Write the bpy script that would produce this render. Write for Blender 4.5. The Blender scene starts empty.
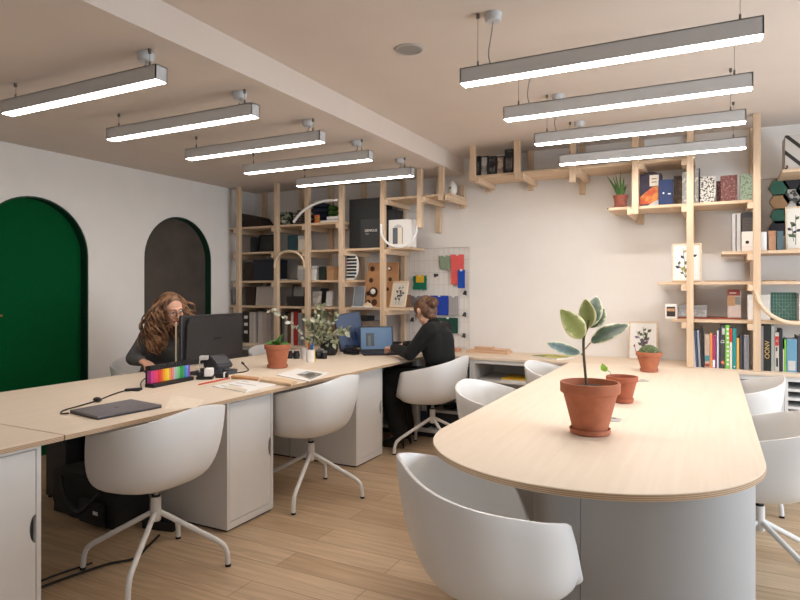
import bpy, bmesh, math, random
from mathutils import Vector, Matrix, Quaternion
R = random.Random(7)
SC = bpy.context.scene
COL = SC.collection
PI = math.pi
# ------------------------------------------------------------------ camera, world, light, exposure
EYE = 1.32; FPX = 608.7; YAW = math.radians(27.14); HOR = 288.66
cam = bpy.data.cameras.new('camera'); cam_o = bpy.data.objects.new('camera', cam); COL.objects.link(cam_o)
cam_o.location = (0, 0, EYE); cam_o.rotation_euler = (PI/2, 0, YAW)
cam.sensor_width = 36; cam.sensor_fit = 'HORIZONTAL'; cam.lens = FPX/800*36; cam.shift_y = -(300-HOR)/800
cam.clip_start = 0.05
SC.camera = cam_o
SC.view_settings.view_transform = 'Standard'; SC.view_settings.look = 'None'
SC.view_settings.gamma = 1; SC.view_settings.use_curve_mapping = False
SC.view_settings.exposure = 0.64
W = bpy.data.worlds.new('world'); SC.world = W; W.use_nodes = True
W.node_tree.nodes['Background'].inputs[0].default_value = (0.75, 0.86, 1, 1)
W.node_tree.nodes['Background'].inputs[1].default_value = 0.6
LAMP_LEFT = 14.5; LAMP_RIGHT = 27.5
def area(name, loc, rot, sx, sy, power, col):
    l = bpy.data.lights.new(name, 'AREA'); l.shape = 'RECTANGLE'; l.size = sx; l.size_y = sy
    l.energy = power; l.color = col
    o = bpy.data.objects.new(name, l); o.location = loc; o.rotation_euler = rot; COL.objects.link(o); return o
area('daylight_front', (1.15, -2.05, 1.5), (PI/2, 0, PI), 2.2, 1.6, 34, (0.62, 0.80, 1))
area('daylight_right', (2.50, 3.1, 1.35), (PI/2, 0, PI/2), 2.8, 1.1, 58, (0.76, 0.88, 1))

# ------------------------------------------------------------------ helpers
cs, sn = math.cos(YAW), math.sin(YAW)
def ray(px, py):
    u = (px-400)/FPX
    return Vector((-sn+u*cs, cs+u*sn, (HOR-py)/FPX))
def at(px, py, X=None, Y=None, Z=None, D=None):
    r = ray(px, py)
    t = X/r.x if X is not None else Y/r.y if Y is not None else (Z-EYE)/r.z if Z is not None else D
    return Vector((0, 0, EYE)) + r*t

def new_mat(name):
    m = bpy.data.materials.new(name); m.use_nodes = True
    nt = m.node_tree; return m, nt, nt.nodes['Principled BSDF']
def srgb(c):
    return tuple((x/12.92 if x <= .04045 else ((x+.055)/1.055)**2.4) for x in [v/255 for v in c]) + (1,)
_mc = {}
def M(name, col=(200, 200, 200), rough=.5, metal=0., var=0.06, scale=30., bump=0.0, stretch=(1, 1, 1), spec=.5, emit=None, estr=0, trans=0, coat=0):
    if name in _mc: return _mc[name]
    m, nt, b = new_mat(name)
    c = srgb(col)
    b.inputs['Roughness'].default_value = rough; b.inputs['Metallic'].default_value = metal
    b.inputs['Specular IOR Level'].default_value = spec
    b.inputs['Coat Weight'].default_value = coat
    tc = nt.nodes.new('ShaderNodeTexCoord'); mp = nt.nodes.new('ShaderNodeMapping')
    mp.inputs['Scale'].default_value = stretch
    n = nt.nodes.new('ShaderNodeTexNoise'); n.inputs['Scale'].default_value = scale; n.inputs['Detail'].default_value = 4
    nt.links.new(tc.outputs['Object'], mp.inputs[0]); nt.links.new(mp.outputs[0], n.inputs['Vector'])
    rp = nt.nodes.new('ShaderNodeValToRGB')
    rp.color_ramp.elements[0].position = .3; rp.color_ramp.elements[1].position = .7
    rp.color_ramp.elements[0].color = tuple(max(0, x*(1-var)) for x in c[:3])+(1,)
    rp.color_ramp.elements[1].color = tuple(min(1, x*(1+var)) for x in c[:3])+(1,)
    nt.links.new(n.outputs['Fac'], rp.inputs[0]); nt.links.new(rp.outputs[0], b.inputs['Base Color'])
    if bump:
        bp = nt.nodes.new('ShaderNodeBump'); bp.inputs['Strength'].default_value = bump; bp.inputs['Distance'].default_value = .004
        nt.links.new(n.outputs['Fac'], bp.inputs['Height']); nt.links.new(bp.outputs[0], b.inputs['Normal'])
    if emit:
        b.inputs['Emission Color'].default_value = srgb(emit); b.inputs['Emission Strength'].default_value = estr
    if trans:
        b.inputs['Transmission Weight'].default_value = trans
    _mc[name] = m
    return m
def two_tone(name, ca, cb, kind='noise', scale=20, lo=.45, hi=.55, stretch=(1, 1, 1), rough=.6):
    """a base colour with a second colour in spots, specks, bands"""
    if name in _mc: return _mc[name]
    m, nt, b = new_mat(name); b.inputs['Roughness'].default_value = rough
    tc = nt.nodes.new('ShaderNodeTexCoord'); mp = nt.nodes.new('ShaderNodeMapping'); mp.inputs['Scale'].default_value = stretch
    nt.links.new(tc.outputs['Object'], mp.inputs[0])
    if kind == 'noise':
        n = nt.nodes.new('ShaderNodeTexNoise'); out = n.outputs['Fac']
    elif kind == 'voronoi':
        n = nt.nodes.new('ShaderNodeTexVoronoi'); out = n.outputs['Distance']
    else:
        n = nt.nodes.new('ShaderNodeTexWave'); n.bands_direction = {'wx': 'X', 'wy': 'Y', 'wz': 'Z', 'wd': 'DIAGONAL'}[kind]; out = n.outputs['Fac']
    n.inputs['Scale'].default_value = scale
    nt.links.new(mp.outputs[0], n.inputs['Vector'])
    rp = nt.nodes.new('ShaderNodeValToRGB')
    rp.color_ramp.elements[0].position = lo; rp.color_ramp.elements[1].position = hi
    rp.color_ramp.elements[0].color = srgb(ca); rp.color_ramp.elements[1].color = srgb(cb)
    nt.links.new(out, rp.inputs[0]); nt.links.new(rp.outputs[0], b.inputs['Base Color'])
    _mc[name] = m
    return m

class MB:
    """collects closed shapes, then links them as one mesh object"""
    def __init__(s): s.bm = bmesh.new(); s.mi = 0
    def _tag(s, n0):
        s.bm.faces.ensure_lookup_table()
        for f in s.bm.faces[n0:]: f.material_index = s.mi
    def box(s, x0, x1, y0, y1, z0, z1, bev=0., mat=None):
        n0 = len(s.bm.faces)
        t = bmesh.new(); bmesh.ops.create_cube(t, size=1)
        for v in t.verts: v.co = Vector((x0+(v.co.x+.5)*(x1-x0), y0+(v.co.y+.5)*(y1-y0), z0+(v.co.z+.5)*(z1-z0)))
        if bev: bmesh.ops.bevel(t, geom=t.edges[:], offset=min(bev, .45*min(abs(x1-x0), abs(y1-y0), abs(z1-z0))), segments=2, profile=.5, affect='EDGES')
        s.add(t, mat); s._tag(n0); return s
    def add(s, t, mat=None):
        if mat is not None: bmesh.ops.transform(t, matrix=mat, verts=t.verts)
        me = bpy.data.meshes.new('tmp'); t.to_mesh(me); t.free()
        n0 = len(s.bm.faces); s.bm.from_mesh(me); bpy.data.meshes.remove(me); s._tag(n0)
    def tube(s, pts, r, seg=10, cap=True):
        """swept round tube; r a number or one per point"""
        pts = [Vector(p) for p in pts]; rs = r if isinstance(r, (list, tuple)) else [r]*len(pts)
        n0 = len(s.bm.faces); rings = []; up = None
        for i, p in enumerate(pts):
            d = (pts[min(i+1, len(pts)-1)]-pts[max(i-1, 0)])
            if d.length < 1e-9: d = Vector((0, 0, 1))
            d.normalize()
            if up is None:
                up = Vector((0, 0, 1)) if abs(d.z) < .9 else Vector((1, 0, 0))
            a = d.cross(up)
            if a.length < 1e-6: a = d.cross(Vector((0, 1, 0)))
            a.normalize(); b_ = a.cross(d).normalized(); up = b_
            rings.append([s.bm.verts.new(p+(a*math.cos(t)+b_*math.sin(t))*rs[i]) for t in [2*PI*k/seg for k in range(seg)]])
        for i in range(len(rings)-1):
            for k in range(seg):
                s.bm.faces.new((rings[i][k], rings[i][(k+1) % seg], rings[i+1][(k+1) % seg], rings[i+1][k]))
        if cap:
            s.bm.faces.new(rings[0][::-1]); s.bm.faces.new(rings[-1])
        s._tag(n0); return s
    def lathe(s, prof, c=(0, 0, 0), seg=32):
        """prof: (r, z) list, closed when it starts and ends at r = 0"""
        n0 = len(s.bm.faces); c = Vector(c); rings = []
        for r, z in prof:
            if r < 1e-6: rings.append([s.bm.verts.new(c+Vector((0, 0, z)))])
            else: rings.append([s.bm.verts.new(c+Vector((r*math.cos(2*PI*k/seg), r*math.sin(2*PI*k/seg), z))) for k in range(seg)])
        for a, b in zip(rings, rings[1:]):
            for k in range(seg):
                k2 = (k+1) % seg
                if len(a) == 1 and len(b) == 1: continue
                if len(a) == 1: s.bm.faces.new((a[0], b[k], b[k2]))
                elif len(b) == 1: s.bm.faces.new((a[k], a[k2], b[0]))
                else: s.bm.faces.new((a[k], a[k2], b[k2], b[k]))
        s._tag(n0); return s
    def prism(s, poly, z0, z1, mat=None):
        """polygon in local xy, extruded z0..z1"""
        t = bmesh.new()
        f = t.faces.new([t.verts.new((x, y, z0)) for x, y in poly])
        r = bmesh.ops.extrude_face_region(t, geom=[f])
        bmesh.ops.translate(t, vec=(0, 0, z1-z0), verts=[v for v in r['geom'] if isinstance(v, bmesh.types.BMVert)])
        bmesh.ops.recalc_face_normals(t, faces=t.faces)
        s.add(t, mat); return s
    def ell(s, c, rad, rot=None, u=20, v=12):
        t = bmesh.new(); bmesh.ops.create_uvsphere(t, u_segments=u, v_segments=v, radius=1)
        m = Matrix.Translation(Vector(c)) @ (rot.to_4x4() if rot else Matrix()) @ Matrix.Diagonal((*rad, 1))
        s.add(t, m); return s
    def cap(s, p0, p1, r0, r1, seg=12):
        """capsule: a tapered limb with round ends"""
        p0, p1 = Vector(p0), Vector(p1); d = (p1-p0)
        L = d.length or 1e-6; d = d/L; pts = []; rs = []
        for a in (-80, -55, -28, 0): pts.append(p0+d*r0*math.sin(math.radians(a))); rs.append(max(r0*math.cos(math.radians(a)), 1e-4))
        for a in (0, 28, 55, 80): pts.append(p1+d*r1*math.sin(math.radians(a))); rs.append(max(r1*math.cos(math.radians(a)), 1e-4))
        return s.tube(pts, rs, seg)
    def build(s, name, mats, parent=None, smooth=False, loc=None, rot=None, fix=True):
        if fix: bmesh.ops.recalc_face_normals(s.bm, faces=s.bm.faces)
        me = bpy.data.meshes.new(name); s.bm.to_mesh(me); s.bm.free()
        for m in (mats if isinstance(mats, (list, tuple)) else [mats]): me.materials.append(m)
        if smooth:
            for p in me.polygons: p.use_smooth = True
            try: me.set_sharp_from_angle(angle=math.radians(38))
            except Exception: pass
        o = bpy.data.objects.new(name, me); COL.objects.link(o)
        if parent: o.parent = parent
        if loc is not None: o.location = loc
        if rot is not None: o.rotation_euler = rot
        return o
def tag(o, label, cat, group=None, kind=None):
    o['label'] = label; o['category'] = cat
    if group: o['group'] = group
    if kind: o['kind'] = kind
    return o
def thing(name, label, cat, loc=(0, 0, 0), rz=0., group=None, rot=None):
    o = bpy.data.objects.new(name, None); COL.objects.link(o); o.empty_display_size = .05
    o.location = loc; o.rotation_euler = rot if rot else (0, 0, rz)
    return tag(o, label, cat, group)
def struct(mb, name, mat, smooth=False, label=None):
    o = mb.build(name, mat, smooth=smooth); o['kind'] = 'structure'
    if label: o['label'] = label
    return o
def dup(root, loc, rz, label, group=None):
    r = root.copy(); COL.objects.link(r); r.location = loc; r.rotation_euler = (0, 0, rz); r['label'] = label
    if group: r['group'] = group
    for ch in list(root.children):
        c = ch.copy(); COL.objects.link(c); c.parent = r
        for g in list(ch.children):
            d = g.copy(); COL.objects.link(d); d.parent = c
    return r
def lettering(txt, size, mat, parent, loc, rot, name='lettering', depth=.0006):
    cu = bpy.data.curves.new(name, 'FONT'); cu.body = txt; cu.size = size; cu.extrude = depth; cu.align_x = 'CENTER'; cu.align_y = 'CENTER'
    t = bpy.data.objects.new(name+'_src', cu); COL.objects.link(t)
    dg = bpy.context.evaluated_depsgraph_get(); dg.update()
    me = bpy.data.meshes.new_from_object(t.evaluated_get(dg))
    bpy.data.objects.remove(t); bpy.data.curves.remove(cu)
    me.materials.clear(); me.materials.append(mat); me.name = name
    o = bpy.data.objects.new(name, me); COL.objects.link(o); o.parent = parent; o.location = loc; o.rotation_euler = rot
    return o
def catmull(pts, n=8):
    pts = [Vector(p) for p in pts]; out = []
    P = [pts[0]*2-pts[1]]+pts+[pts[-1]*2-pts[-2]]
    for i in range(1, len(P)-2):
        for k in range(n):
            t = k/n; a, b, c, d = P[i-1:i+3]
            out.append(.5*((2*b)+(c-a)*t+(2*a-5*b+4*c-d)*t*t+(3*b-a-3*c+d)*t**3))
    out.append(pts[-1]); return out

# ------------------------------------------------------------------ materials
plaster = M('white_plaster', (236, 231, 225), .9, var=.015, scale=6, bump=.03)
ceil_m = M('ceiling_paint', (220, 207, 196), .95, var=.015, scale=4)
white_shell = M('white_plastic', (232, 230, 227), .38, var=.01, scale=8)
white_steel = M('white_powder_coat', (228, 226, 223), .35, var=.01)
white_lam = M('white_laminate', (224, 221, 217), .45, var=.012, scale=10)
grey_lam = M('pale_grey_laminate', (178, 178, 178), .5, var=.015, scale=10)
black_pl = M('black_plastic', (22, 22, 24), .4, var=.1)
dark_pl = M('dark_grey_plastic', (52, 53, 58), .45, var=.08)
black_card = M('black_card', (40, 42, 44), .7, var=.1)
terracotta = M('terracotta', (176, 105, 74), .8, var=.09, scale=25, bump=.05)
soil = M('potting_soil', (52, 38, 30), .95, var=.4, scale=80, bump=.6)
chrome = M('brushed_metal', (170, 170, 172), .3, metal=1, var=.03)
rubber = M('black_rubber', (14, 14, 14), .7)
paper = M('white_paper', (238, 236, 232), .8, var=.01)
white_paint = M('white_paint', (236, 234, 230), .5, var=.01)
def wood(name, ca, cb, ax, sc=26, rough=.55):
    if name in _mc: return _mc[name]
    st = [14, 14, 14]; st['xyz'.index(ax)] = .7
    m, nt, b = new_mat(name); b.inputs['Roughness'].default_value = rough
    tc = nt.nodes.new('ShaderNodeTexCoord'); mp = nt.nodes.new('ShaderNodeMapping'); mp.inputs['Scale'].default_value = st
    oi = nt.nodes.new('ShaderNodeObjectInfo')
    ad = nt.nodes.new('ShaderNodeVectorMath'); ad.operation = 'ADD'
    ml = nt.nodes.new('ShaderNodeMath'); ml.operation = 'MULTIPLY'; ml.inputs[1].default_value = 37.
    n = nt.nodes.new('ShaderNodeTexNoise'); n.inputs['Scale'].default_value = sc/10; n.inputs['Detail'].default_value = 6; n.inputs['Distortion'].default_value = .6
    nt.links.new(tc.outputs['Object'], mp.inputs[0]); nt.links.new(mp.outputs[0], ad.inputs[0])
    nt.links.new(oi.outputs['Random'], ml.inputs[0]); nt.links.new(ml.outputs[0], ad.inputs[1]); nt.links.new(ad.outputs[0], n.inputs['Vector'])
    rp = nt.nodes.new('ShaderNodeValToRGB'); rp.color_ramp.elements[0].position = .3; rp.color_ramp.elements[1].position = .7
    rp.color_ramp.elements[0].color = srgb(ca); rp.color_ramp.elements[1].color = srgb(cb)
    nt.links.new(n.outputs['Fac'], rp.inputs[0]); nt.links.new(rp.outputs[0], b.inputs['Base Color'])
    _mc[name] = m; return m
PA, PB = (204, 174, 142), (222, 197, 168)
pine = {a: wood('pine_'+a, PA, PB, a) for a in 'xyz'}
birch_y = wood('birch_ply_y', (227, 210, 188), (233, 217, 197), 'y')
birch_x = wood('birch_ply_x', (222, 200, 175), (230, 211, 189), 'x')
palewood = wood('pale_bent_wood', (214, 190, 160), (230, 210, 184), 'x')
ply_edge = two_tone('ply_edge', (206, 178, 146), (170, 138, 106), 'wz', 55, .35, .65)
# ------------------------------------------------------------------ room
XL, YB, XR, YF = -4.63, 5.42, 2.6, -2.2
CL, CR, XS = 2.40, 2.555, -2.10          # ceiling left, ceiling right, the step between them
def floor_mat():
    m, nt, b = new_mat('oak_planks')
    tc = nt.nodes.new('ShaderNodeTexCoord')
    br = nt.nodes.new('ShaderNodeTexBrick'); br.offset = .37; br.offset_frequency = 2; br.squash = 1
    br.inputs['Scale'].default_value = 1; br.inputs['Brick Width'].default_value = 1.35; br.inputs['Row Height'].default_value = .165
    br.inputs['Mortar Size'].default_value = .0016; br.inputs['Mortar Smooth'].default_value = .2; br.inputs['Bias'].default_value = 0
    br.inputs['Color1'].default_value = srgb((208, 183, 152)); br.inputs['Color2'].default_value = srgb((188, 160, 128)); br.inputs['Mortar'].default_value = srgb((132, 106, 80))
    nt.links.new(tc.outputs['Object'], br.inputs['Vector'])
    mp = nt.nodes.new('ShaderNodeMapping'); mp.inputs['Scale'].default_value = (1.0, 16, 1)
    nt.links.new(tc.outputs['Object'], mp.inputs[0])
    n = nt.nodes.new('ShaderNodeTexNoise'); n.inputs['Scale'].default_value = 2.2; n.inputs['Detail'].default_value = 7; n.inputs['Distortion'].default_value = .8
    nt.links.new(mp.outputs[0], n.inputs['Vector'])
    n2 = nt.nodes.new('ShaderNodeTexNoise'); n2.inputs['Scale'].default_value = 3.; n2.inputs['Detail'].default_value = 2
    nt.links.new(tc.outputs['Object'], n2.inputs['Vector'])
    rp = nt.nodes.new('ShaderNodeValToRGB'); rp.color_ramp.elements[0].position = .32; rp.color_ramp.elements[1].position = .68
    rp.color_ramp.elements[0].color = (.70, .66, .62, 1); rp.color_ramp.elements[1].color = (1.08, 1.06, 1.04, 1)
    nt.links.new(n.outputs['Fac'], rp.inputs[0])
    mx = nt.nodes.new('ShaderNodeMix'); mx.data_type = 'RGBA'; mx.blend_type = 'MULTIPLY'; mx.inputs[0].default_value = .75
    nt.links.new(br.outputs['Color'], mx.inputs[6]); nt.links.new(rp.outputs[0], mx.inputs[7])
    nt.links.new(mx.outputs[2], b.inputs['Base Color'])
    b.inputs['Roughness'].default_value = .42
    bp = nt.nodes.new('ShaderNodeBump'); bp.inputs['Strength'].default_value = .15; bp.inputs['Distance'].default_value = .002
    nt.links.new(n.outputs['Fac'], bp.inputs['Height']); nt.links.new(bp.outputs[0], b.inputs['Normal'])
    return m
struct(MB().box(XL-.3, XR+.1, YF-.1, YB+.1, -.1, 0), 'floor', floor_mat())
struct(MB().box(XL-.3, XS, YF-.1, YB+.1, CL, CR+.12), 'ceiling', ceil_m, label='lower white ceiling over the left half of the room with a downstand face')
struct(MB().box(XS, XR+.1, YF-.1, YB+.1, CR, CR+.12), 'ceiling', ceil_m, label='higher white ceiling over the right half of the room')
struct(MB().box(XL-.3, XR+.1, YB, YB+.1, 0, CR), 'wall_back', plaster)
# left wall with two arched openings
def arch_pts(y0, y1, top, n=24):
    r = (y1-y0)/2; c = (y0+y1)/2; pts = [(y0, 0.)]
    for k in range(n+1):
        a = PI-PI*k/n; pts.append((c+r*math.cos(a), top-r+r*math.sin(a)))
    pts.append((y1, 0.)); return pts
G0, G1, GT = 2.44, 3.335, 2.03
D0, D1, DT = 3.895, 4.735, 2.02
poly = [(YF, 0.)]+arch_pts(G0, G1, GT)+arch_pts(D0, D1, DT)+[(YB, 0.), (YB, CL), (YF, CL)]
TO_X = Matrix(((0, 0, 1, 0), (1, 0, 0, 0), (0, 1, 0, 0), (0, 0, 0, 1)))       # local x->Y, y->Z, z->X
struct(MB().prism(poly, XL-.16, XL, TO_X), 'wall_left', plaster)
struct(MB().box(XL-.3, XL-.29, YF, YB, 0, CL), 'wall_left_backing', plaster)
def ring(y0, y1, top, w):
    a = arch_pts(y0, y1, top); b = arch_pts(y0+w, y1-w, top-w)
    return a + b[::-1]
green_felt = M('green_felt', (0, 80, 40), .95, var=.16, scale=160, bump=.12, spec=.15)
green_paint = M('dark_green_paint', (8, 56, 38), .5, var=.05)
black_paint = M('black_frame_paint', (14, 16, 16), .5)
dark_glass = M('dark_reflective_panel', (84, 76, 70), .22, var=.12, scale=5)
d1 = MB().prism([(y, z) for y, z in arch_pts(G0+.012, G1-.012, GT-.012)], XL-.13, XL-.085, TO_X).build('door_1', green_felt); d1['kind'] = 'structure'; d1['label'] = 'arched green felt door in the left wall, cut by the photo edge'
MB().prism(ring(G0+.002, G1-.002, GT-.002, .010), XL-.14, XL-.004, TO_X).build('door_frame', green_paint, d1)
hb = MB(); hb.tube([(XL-.09, 2.655, 1.121), (XL-.035, 2.655, 1.121), (XL-.03, 2.64, 1.121), (XL-.03, 2.53, 1.121)], .0085); hb.build('door_handle', M('copper_rod', (196, 128, 92), .35, metal=.6), d1, smooth=True)
d2 = MB().prism([(y, z) for y, z in arch_pts(D0+.012, D1-.012, DT-.012)], XL-.12, XL-.075, TO_X).build('door_2', dark_glass); d2['kind'] = 'structure'; d2['label'] = 'arched dark brown panel door in the left wall behind the seated woman'
MB().prism(ring(D0+.002, D1-.002, DT-.002, .010), XL-.14, XL-.004, TO_X).build('door_frame', green_paint, d2)
b_ = MB(); b_.box(XL-.075, XL-.068, D0+.028, D0+.05, .02, 1.55); b_.build('door_stile', black_paint, d2)
# right wall and the wall behind the camera, each with a window opening
def wall_with_hole(a0, a1, h, w0, w1, z0, z1, t0, t1, M4, name):
    mb = MB()
    for (p, q, r, s_) in ((a0, w0, 0, h), (w1, a1, 0, h), (w0, w1, 0, z0), (w0, w1, z1, h)):
        mb.prism([(p, r), (q, r), (q, s_), (p, s_)], t0, t1, M4)
    struct(mb, name, plaster)
TO_Y = Matrix(((1, 0, 0, 0), (0, 0, 1, 0), (0, 1, 0, 0), (0, 0, 0, 1)))
wall_with_hole(YF, YB, CR, 1.6, 4.6, .75, 1.95, XR, XR+.1, TO_X, 'wall_right')
wall_with_hole(XL, XR, CR, -.05, 2.35, .65, 2.35, YF-.1, YF, TO_Y, 'wall_front')
wf = MB()
for p, q, r, s_ in ((1.6, 1.66, .75, 1.95), (4.54, 4.6, .75, 1.95), (1.66, 4.54, .75, .81), (1.66, 4.54, 1.89, 1.95), (3.07, 3.13, .81, 1.89)):
    wf.box(XR+.02, XR+.07, p, q, r, s_)
struct(wf, 'window_1', white_paint)
wf = MB()
for p, q, r, s_ in ((-.05, .01, .65, 2.35), (2.29, 2.35, .65, 2.35), (.01, 2.29, .65, .71), (.01, 2.29, 2.29, 2.35), (1.12, 1.18, .71, 2.29)):
    wf.box(p, q, YF-.07, YF-.02, r, s_)
struct(wf, 'window_2', white_paint)
struct(MB().box(XL, XL+.012, YF, G0-.002, 0, .08).box(XL, XL+.012, G1+.002, D0-.002, 0, .08).box(XL, XL+.012, D1+.002, YB, 0, .08), 'baseboard_left', white_paint)

# ------------------------------------------------------------------ ceiling lights
lamp_body = M('lamp_aluminium', (200, 200, 200), .45, metal=.0, var=.01)
def lamp_glow(power):
    m, nt, b = new_mat('lamp_diffuser')
    b.inputs['Base Color'].default_value = (.9, .9, .9, 1)
    b.inputs['Emission Color'].default_value = (1, .925, .865, 1); b.inputs['Emission Strength'].default_value = power
    return m
glow_l, glow_r = lamp_glow(LAMP_LEFT), lamp_glow(LAMP_RIGHT)
wire_m = M('steel_wire', (120, 116, 112), .4, metal=.7)
cord_m = M('grey_cord', (150, 146, 142), .6)
LB, LT = 2.245, 2.312
def make_lamp(x0, x1, y, zc, cord_left, label, group):
    xc = (x0+x1)/2; h = (x1-x0)/2; sgn = -1 if cord_left else 1
    t = thing('pendant_light', label, 'light', (xc, y, LB), 0, group)
    mb = MB()
    mb.box(-h, h, -.032, -.028, 0, LT-LB); mb.box(-h, h, .028, .032, 0, LT-LB); mb.box(-h, h, -.032, .032, LT-LB-.004, LT-LB)
    mb.box(-h, -h+.005, -.032, .032, 0, LT-LB); mb.box(h-.005, h, -.032, .032, 0, LT-LB)
    mb.build('housing', lamp_body, t)
    MB().box(-h+.005, h-.005, -.028, .028, -.003, .012).build('diffuser', glow_r if cord_left else glow_l, t)
    for sx in (-1, 1):
        w = MB(); xx = sx*(h-.075)
        w.tube([(xx, 0, LT-LB), (xx, 0, zc-LB)], .0011, 6)
        w.tube([(xx, 0, LT-LB), (xx, 0, LT-LB+.03)], .0045, 8); w.tube([(xx, 0, zc-LB-.02), (xx, 0, zc-LB)], .008, 10)
        w.build('suspension_wire', wire_m, t, smooth=True)
    cx = sgn*(h-.075-.062)
    MB().lathe([(0, -.036), (.030, -.036), (.036, -.030), (.040, 0), (0, 0)], (cx, 0.03, zc-LB), 20).build('ceiling_rose', lamp_body, t, smooth=True)
    c = MB(); H = zc-LT
    c.tube(catmull([(cx, .03, zc-LB-.034), (cx+sgn*.012, .03, LT-LB+H*.55), (cx+sgn*.016, .012, LT-LB+H*.25), (cx+sgn*.002, 0, LT-LB)], 5), .0028, 6)
    c.build('power_cord', cord_m, t, smooth=True)
    return t
LYS = [1.90, 2.62, 3.36, 4.03, 4.70]
LAMPL = [(10, 114, 'nearest'), (112, 140, ''), (192, 159, ''), (252, 173, ''), (298, 186.5, '')]
names = ['nearest', 'second', 'third', 'fourth', 'farthest']
for i, (px, py, _) in enumerate(LAMPL):
    y = at(px, py, Z=LB).y
    make_lamp(-3.335, -2.18, y, CL, False, 'white linear pendant light, %s of five over the left desk' % names[i], 'linear lights over the left desk')
LAMPR = [(462, 85.5), (505, 120.5), (535, 145), (558, 165)]
names = ['nearest and largest looking', 'second', 'third', 'farthest']
for i, (px, py) in enumerate(LAMPR):
    y = at(px, py, Z=LB).y
    make_lamp(-1.012, .168 if i < 3 else .20, y, CR, True, 'white linear pendant light, %s of four over the round ended table' % names[i], 'linear lights over the right table')
p = at(409, 49, Z=CR)
sp = thing('ceiling_speaker', 'round grey speaker grille set flush in the ceiling', 'speaker', (p.x, p.y, CR))
MB().lathe([(0, -.004), (.062, -.004), (.062, 0), (0, 0)], seg=32).build('grille', M('speaker_grille', (150, 146, 142), .6, var=.2, scale=400), sp, smooth=True)
MB().lathe([(.062, -.001), (.062, -.007), (.072, -.006), (.076, 0), (.062, 0)], seg=32).build('rim', M('speaker_rim', (176, 172, 168), .5), sp, smooth=True)
# ------------------------------------------------------------------ desks
TOPZ = .74; TH = .022
def top_mesh(poly, name, mat, label, cat):
    t = bmesh.new()
    f = t.faces.new([t.verts.new((x, y, TOPZ-TH)) for x, y in poly])
    r = bmesh.ops.extrude_face_region(t, geom=[f])
    bmesh.ops.translate(t, vec=(0, 0, TH), verts=[v for v in r['geom'] if isinstance(v, bmesh.types.BMVert)])
    bmesh.ops.recalc_face_normals(t, faces=t.faces)
    bmesh.ops.bevel(t, geom=[e for e in t.edges if abs(e.verts[0].co.z-e.verts[1].co.z) < 1e-4], offset=.002, segments=1, affect='EDGES')
    for f in t.faces:
        f.material_index = 0 if abs(f.normal.z) > .5 else 1
    me = bpy.data.meshes.new(name); t.to_mesh(me); t.free(); me.materials.append(mat); me.materials.append(ply_edge)
    o = bpy.data.objects.new(name, me); COL.objects.link(o)
    return tag(o, label, cat)
CF = 4.88     # front edge of the back counter
desk = top_mesh([(-2.285, 1.545), (-2.205, CF-.003), (-3.53, CF-.003), (-3.55, 1.545)], 'desk', birch_y, 'long pale birch plywood desk top shared by the two seated women', 'desk')
MB().box(-2.60, -2.40, 1.56, 1.60, TOPZ-TH-.02, TOPZ-TH).build('batten', wood('pine_x', PA, PB, 'x'), desk)
desk2 = top_mesh([(-2.305, .70), (-2.285, 1.539), (-3.55, 1.539), (-3.55, .70)], 'desk', birch_y, 'plywood desk top at the lower left photo edge, in front of the seam', 'desk')
notch_m = M('notch_shadow_grey', (120, 118, 115), .6)
def cabinet(y0, y1, x0, x1, label, front=1, notch='right', nz=.385, two=False, blank=False):
    """white desk cabinet whose door faces +x (front=1) or -x (front=-1)"""
    zt = TOPZ-TH-.002; xc = (x0+x1)/2; yc = (y0+y1)/2; hx = (x1-x0)/2; hy = (y1-y0)/2
    t = thing('desk_cabinet', label, 'cabinet', (xc, yc, 0), 0 if front == 1 else PI)
    b = MB(); s = .018
    b.box(-hx, hx, -hy, -hy+s, .012, zt); b.box(-hx, hx, hy-s, hy, .012, zt)
    b.box(-hx, hx, -hy+s, hy-s, .012, .05); b.box(-hx, hx, -hy+s, hy-s, zt-s, zt); b.box(-hx, -hx+.01, -hy+s, hy-s, .05, zt-s)
    b.build('carcass', white_lam, t)
    MB().box(-hx+.01, hx-.01, -hy+.008, hy-.008, 0, .012).build('plinth', dark_pl, t)
    # door with a half-round finger notch in its free edge
    a0, a1 = -hy+s+.003, hy-s-.003; z0, z1 = .053, zt-s-.003; r = .055
    k = 1 if notch == 'right' else -1
    arc = [(a1-r*.42*math.cos(PI*(q/12-.5))/1., nz+r*math.sin(PI*(q/12-.5))) for q in range(13)]
    pl = [(a0, z0), (a1, z0)]+arc+[(a1, z1), (a0, z1)]
    if k < 0: pl = [(-y, z) for y, z in pl]
    MB().prism(pl, hx-.018, hx-.001, TO_X).build('door', white_lam, t)
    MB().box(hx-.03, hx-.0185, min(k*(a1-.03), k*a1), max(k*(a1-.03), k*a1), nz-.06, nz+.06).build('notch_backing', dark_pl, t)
    return t
cabinet(2.50, 2.886, -2.93, -2.33, 'white desk cabinet with notched door, standing right of the chair beside the black bag')
cabinet(2.50, 2.886, -3.49, -2.945, 'white desk cabinet under the desk, behind the cabinet nearest the black bag', front=-1)
cabinet(3.84, 4.237, -2.93, -2.33, 'white desk cabinet with notched door, standing beside the trousers of the woman in black')
cabinet(3.84, 4.237, -3.49, -2.945, 'white desk cabinet on the far side of the desk, under the two screens', front=-1)
cabinet(1.08, 1.478, -2.93, -2.335, 'white desk cabinet at the lower left photo edge with a round grip hole', nz=.39)

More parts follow.
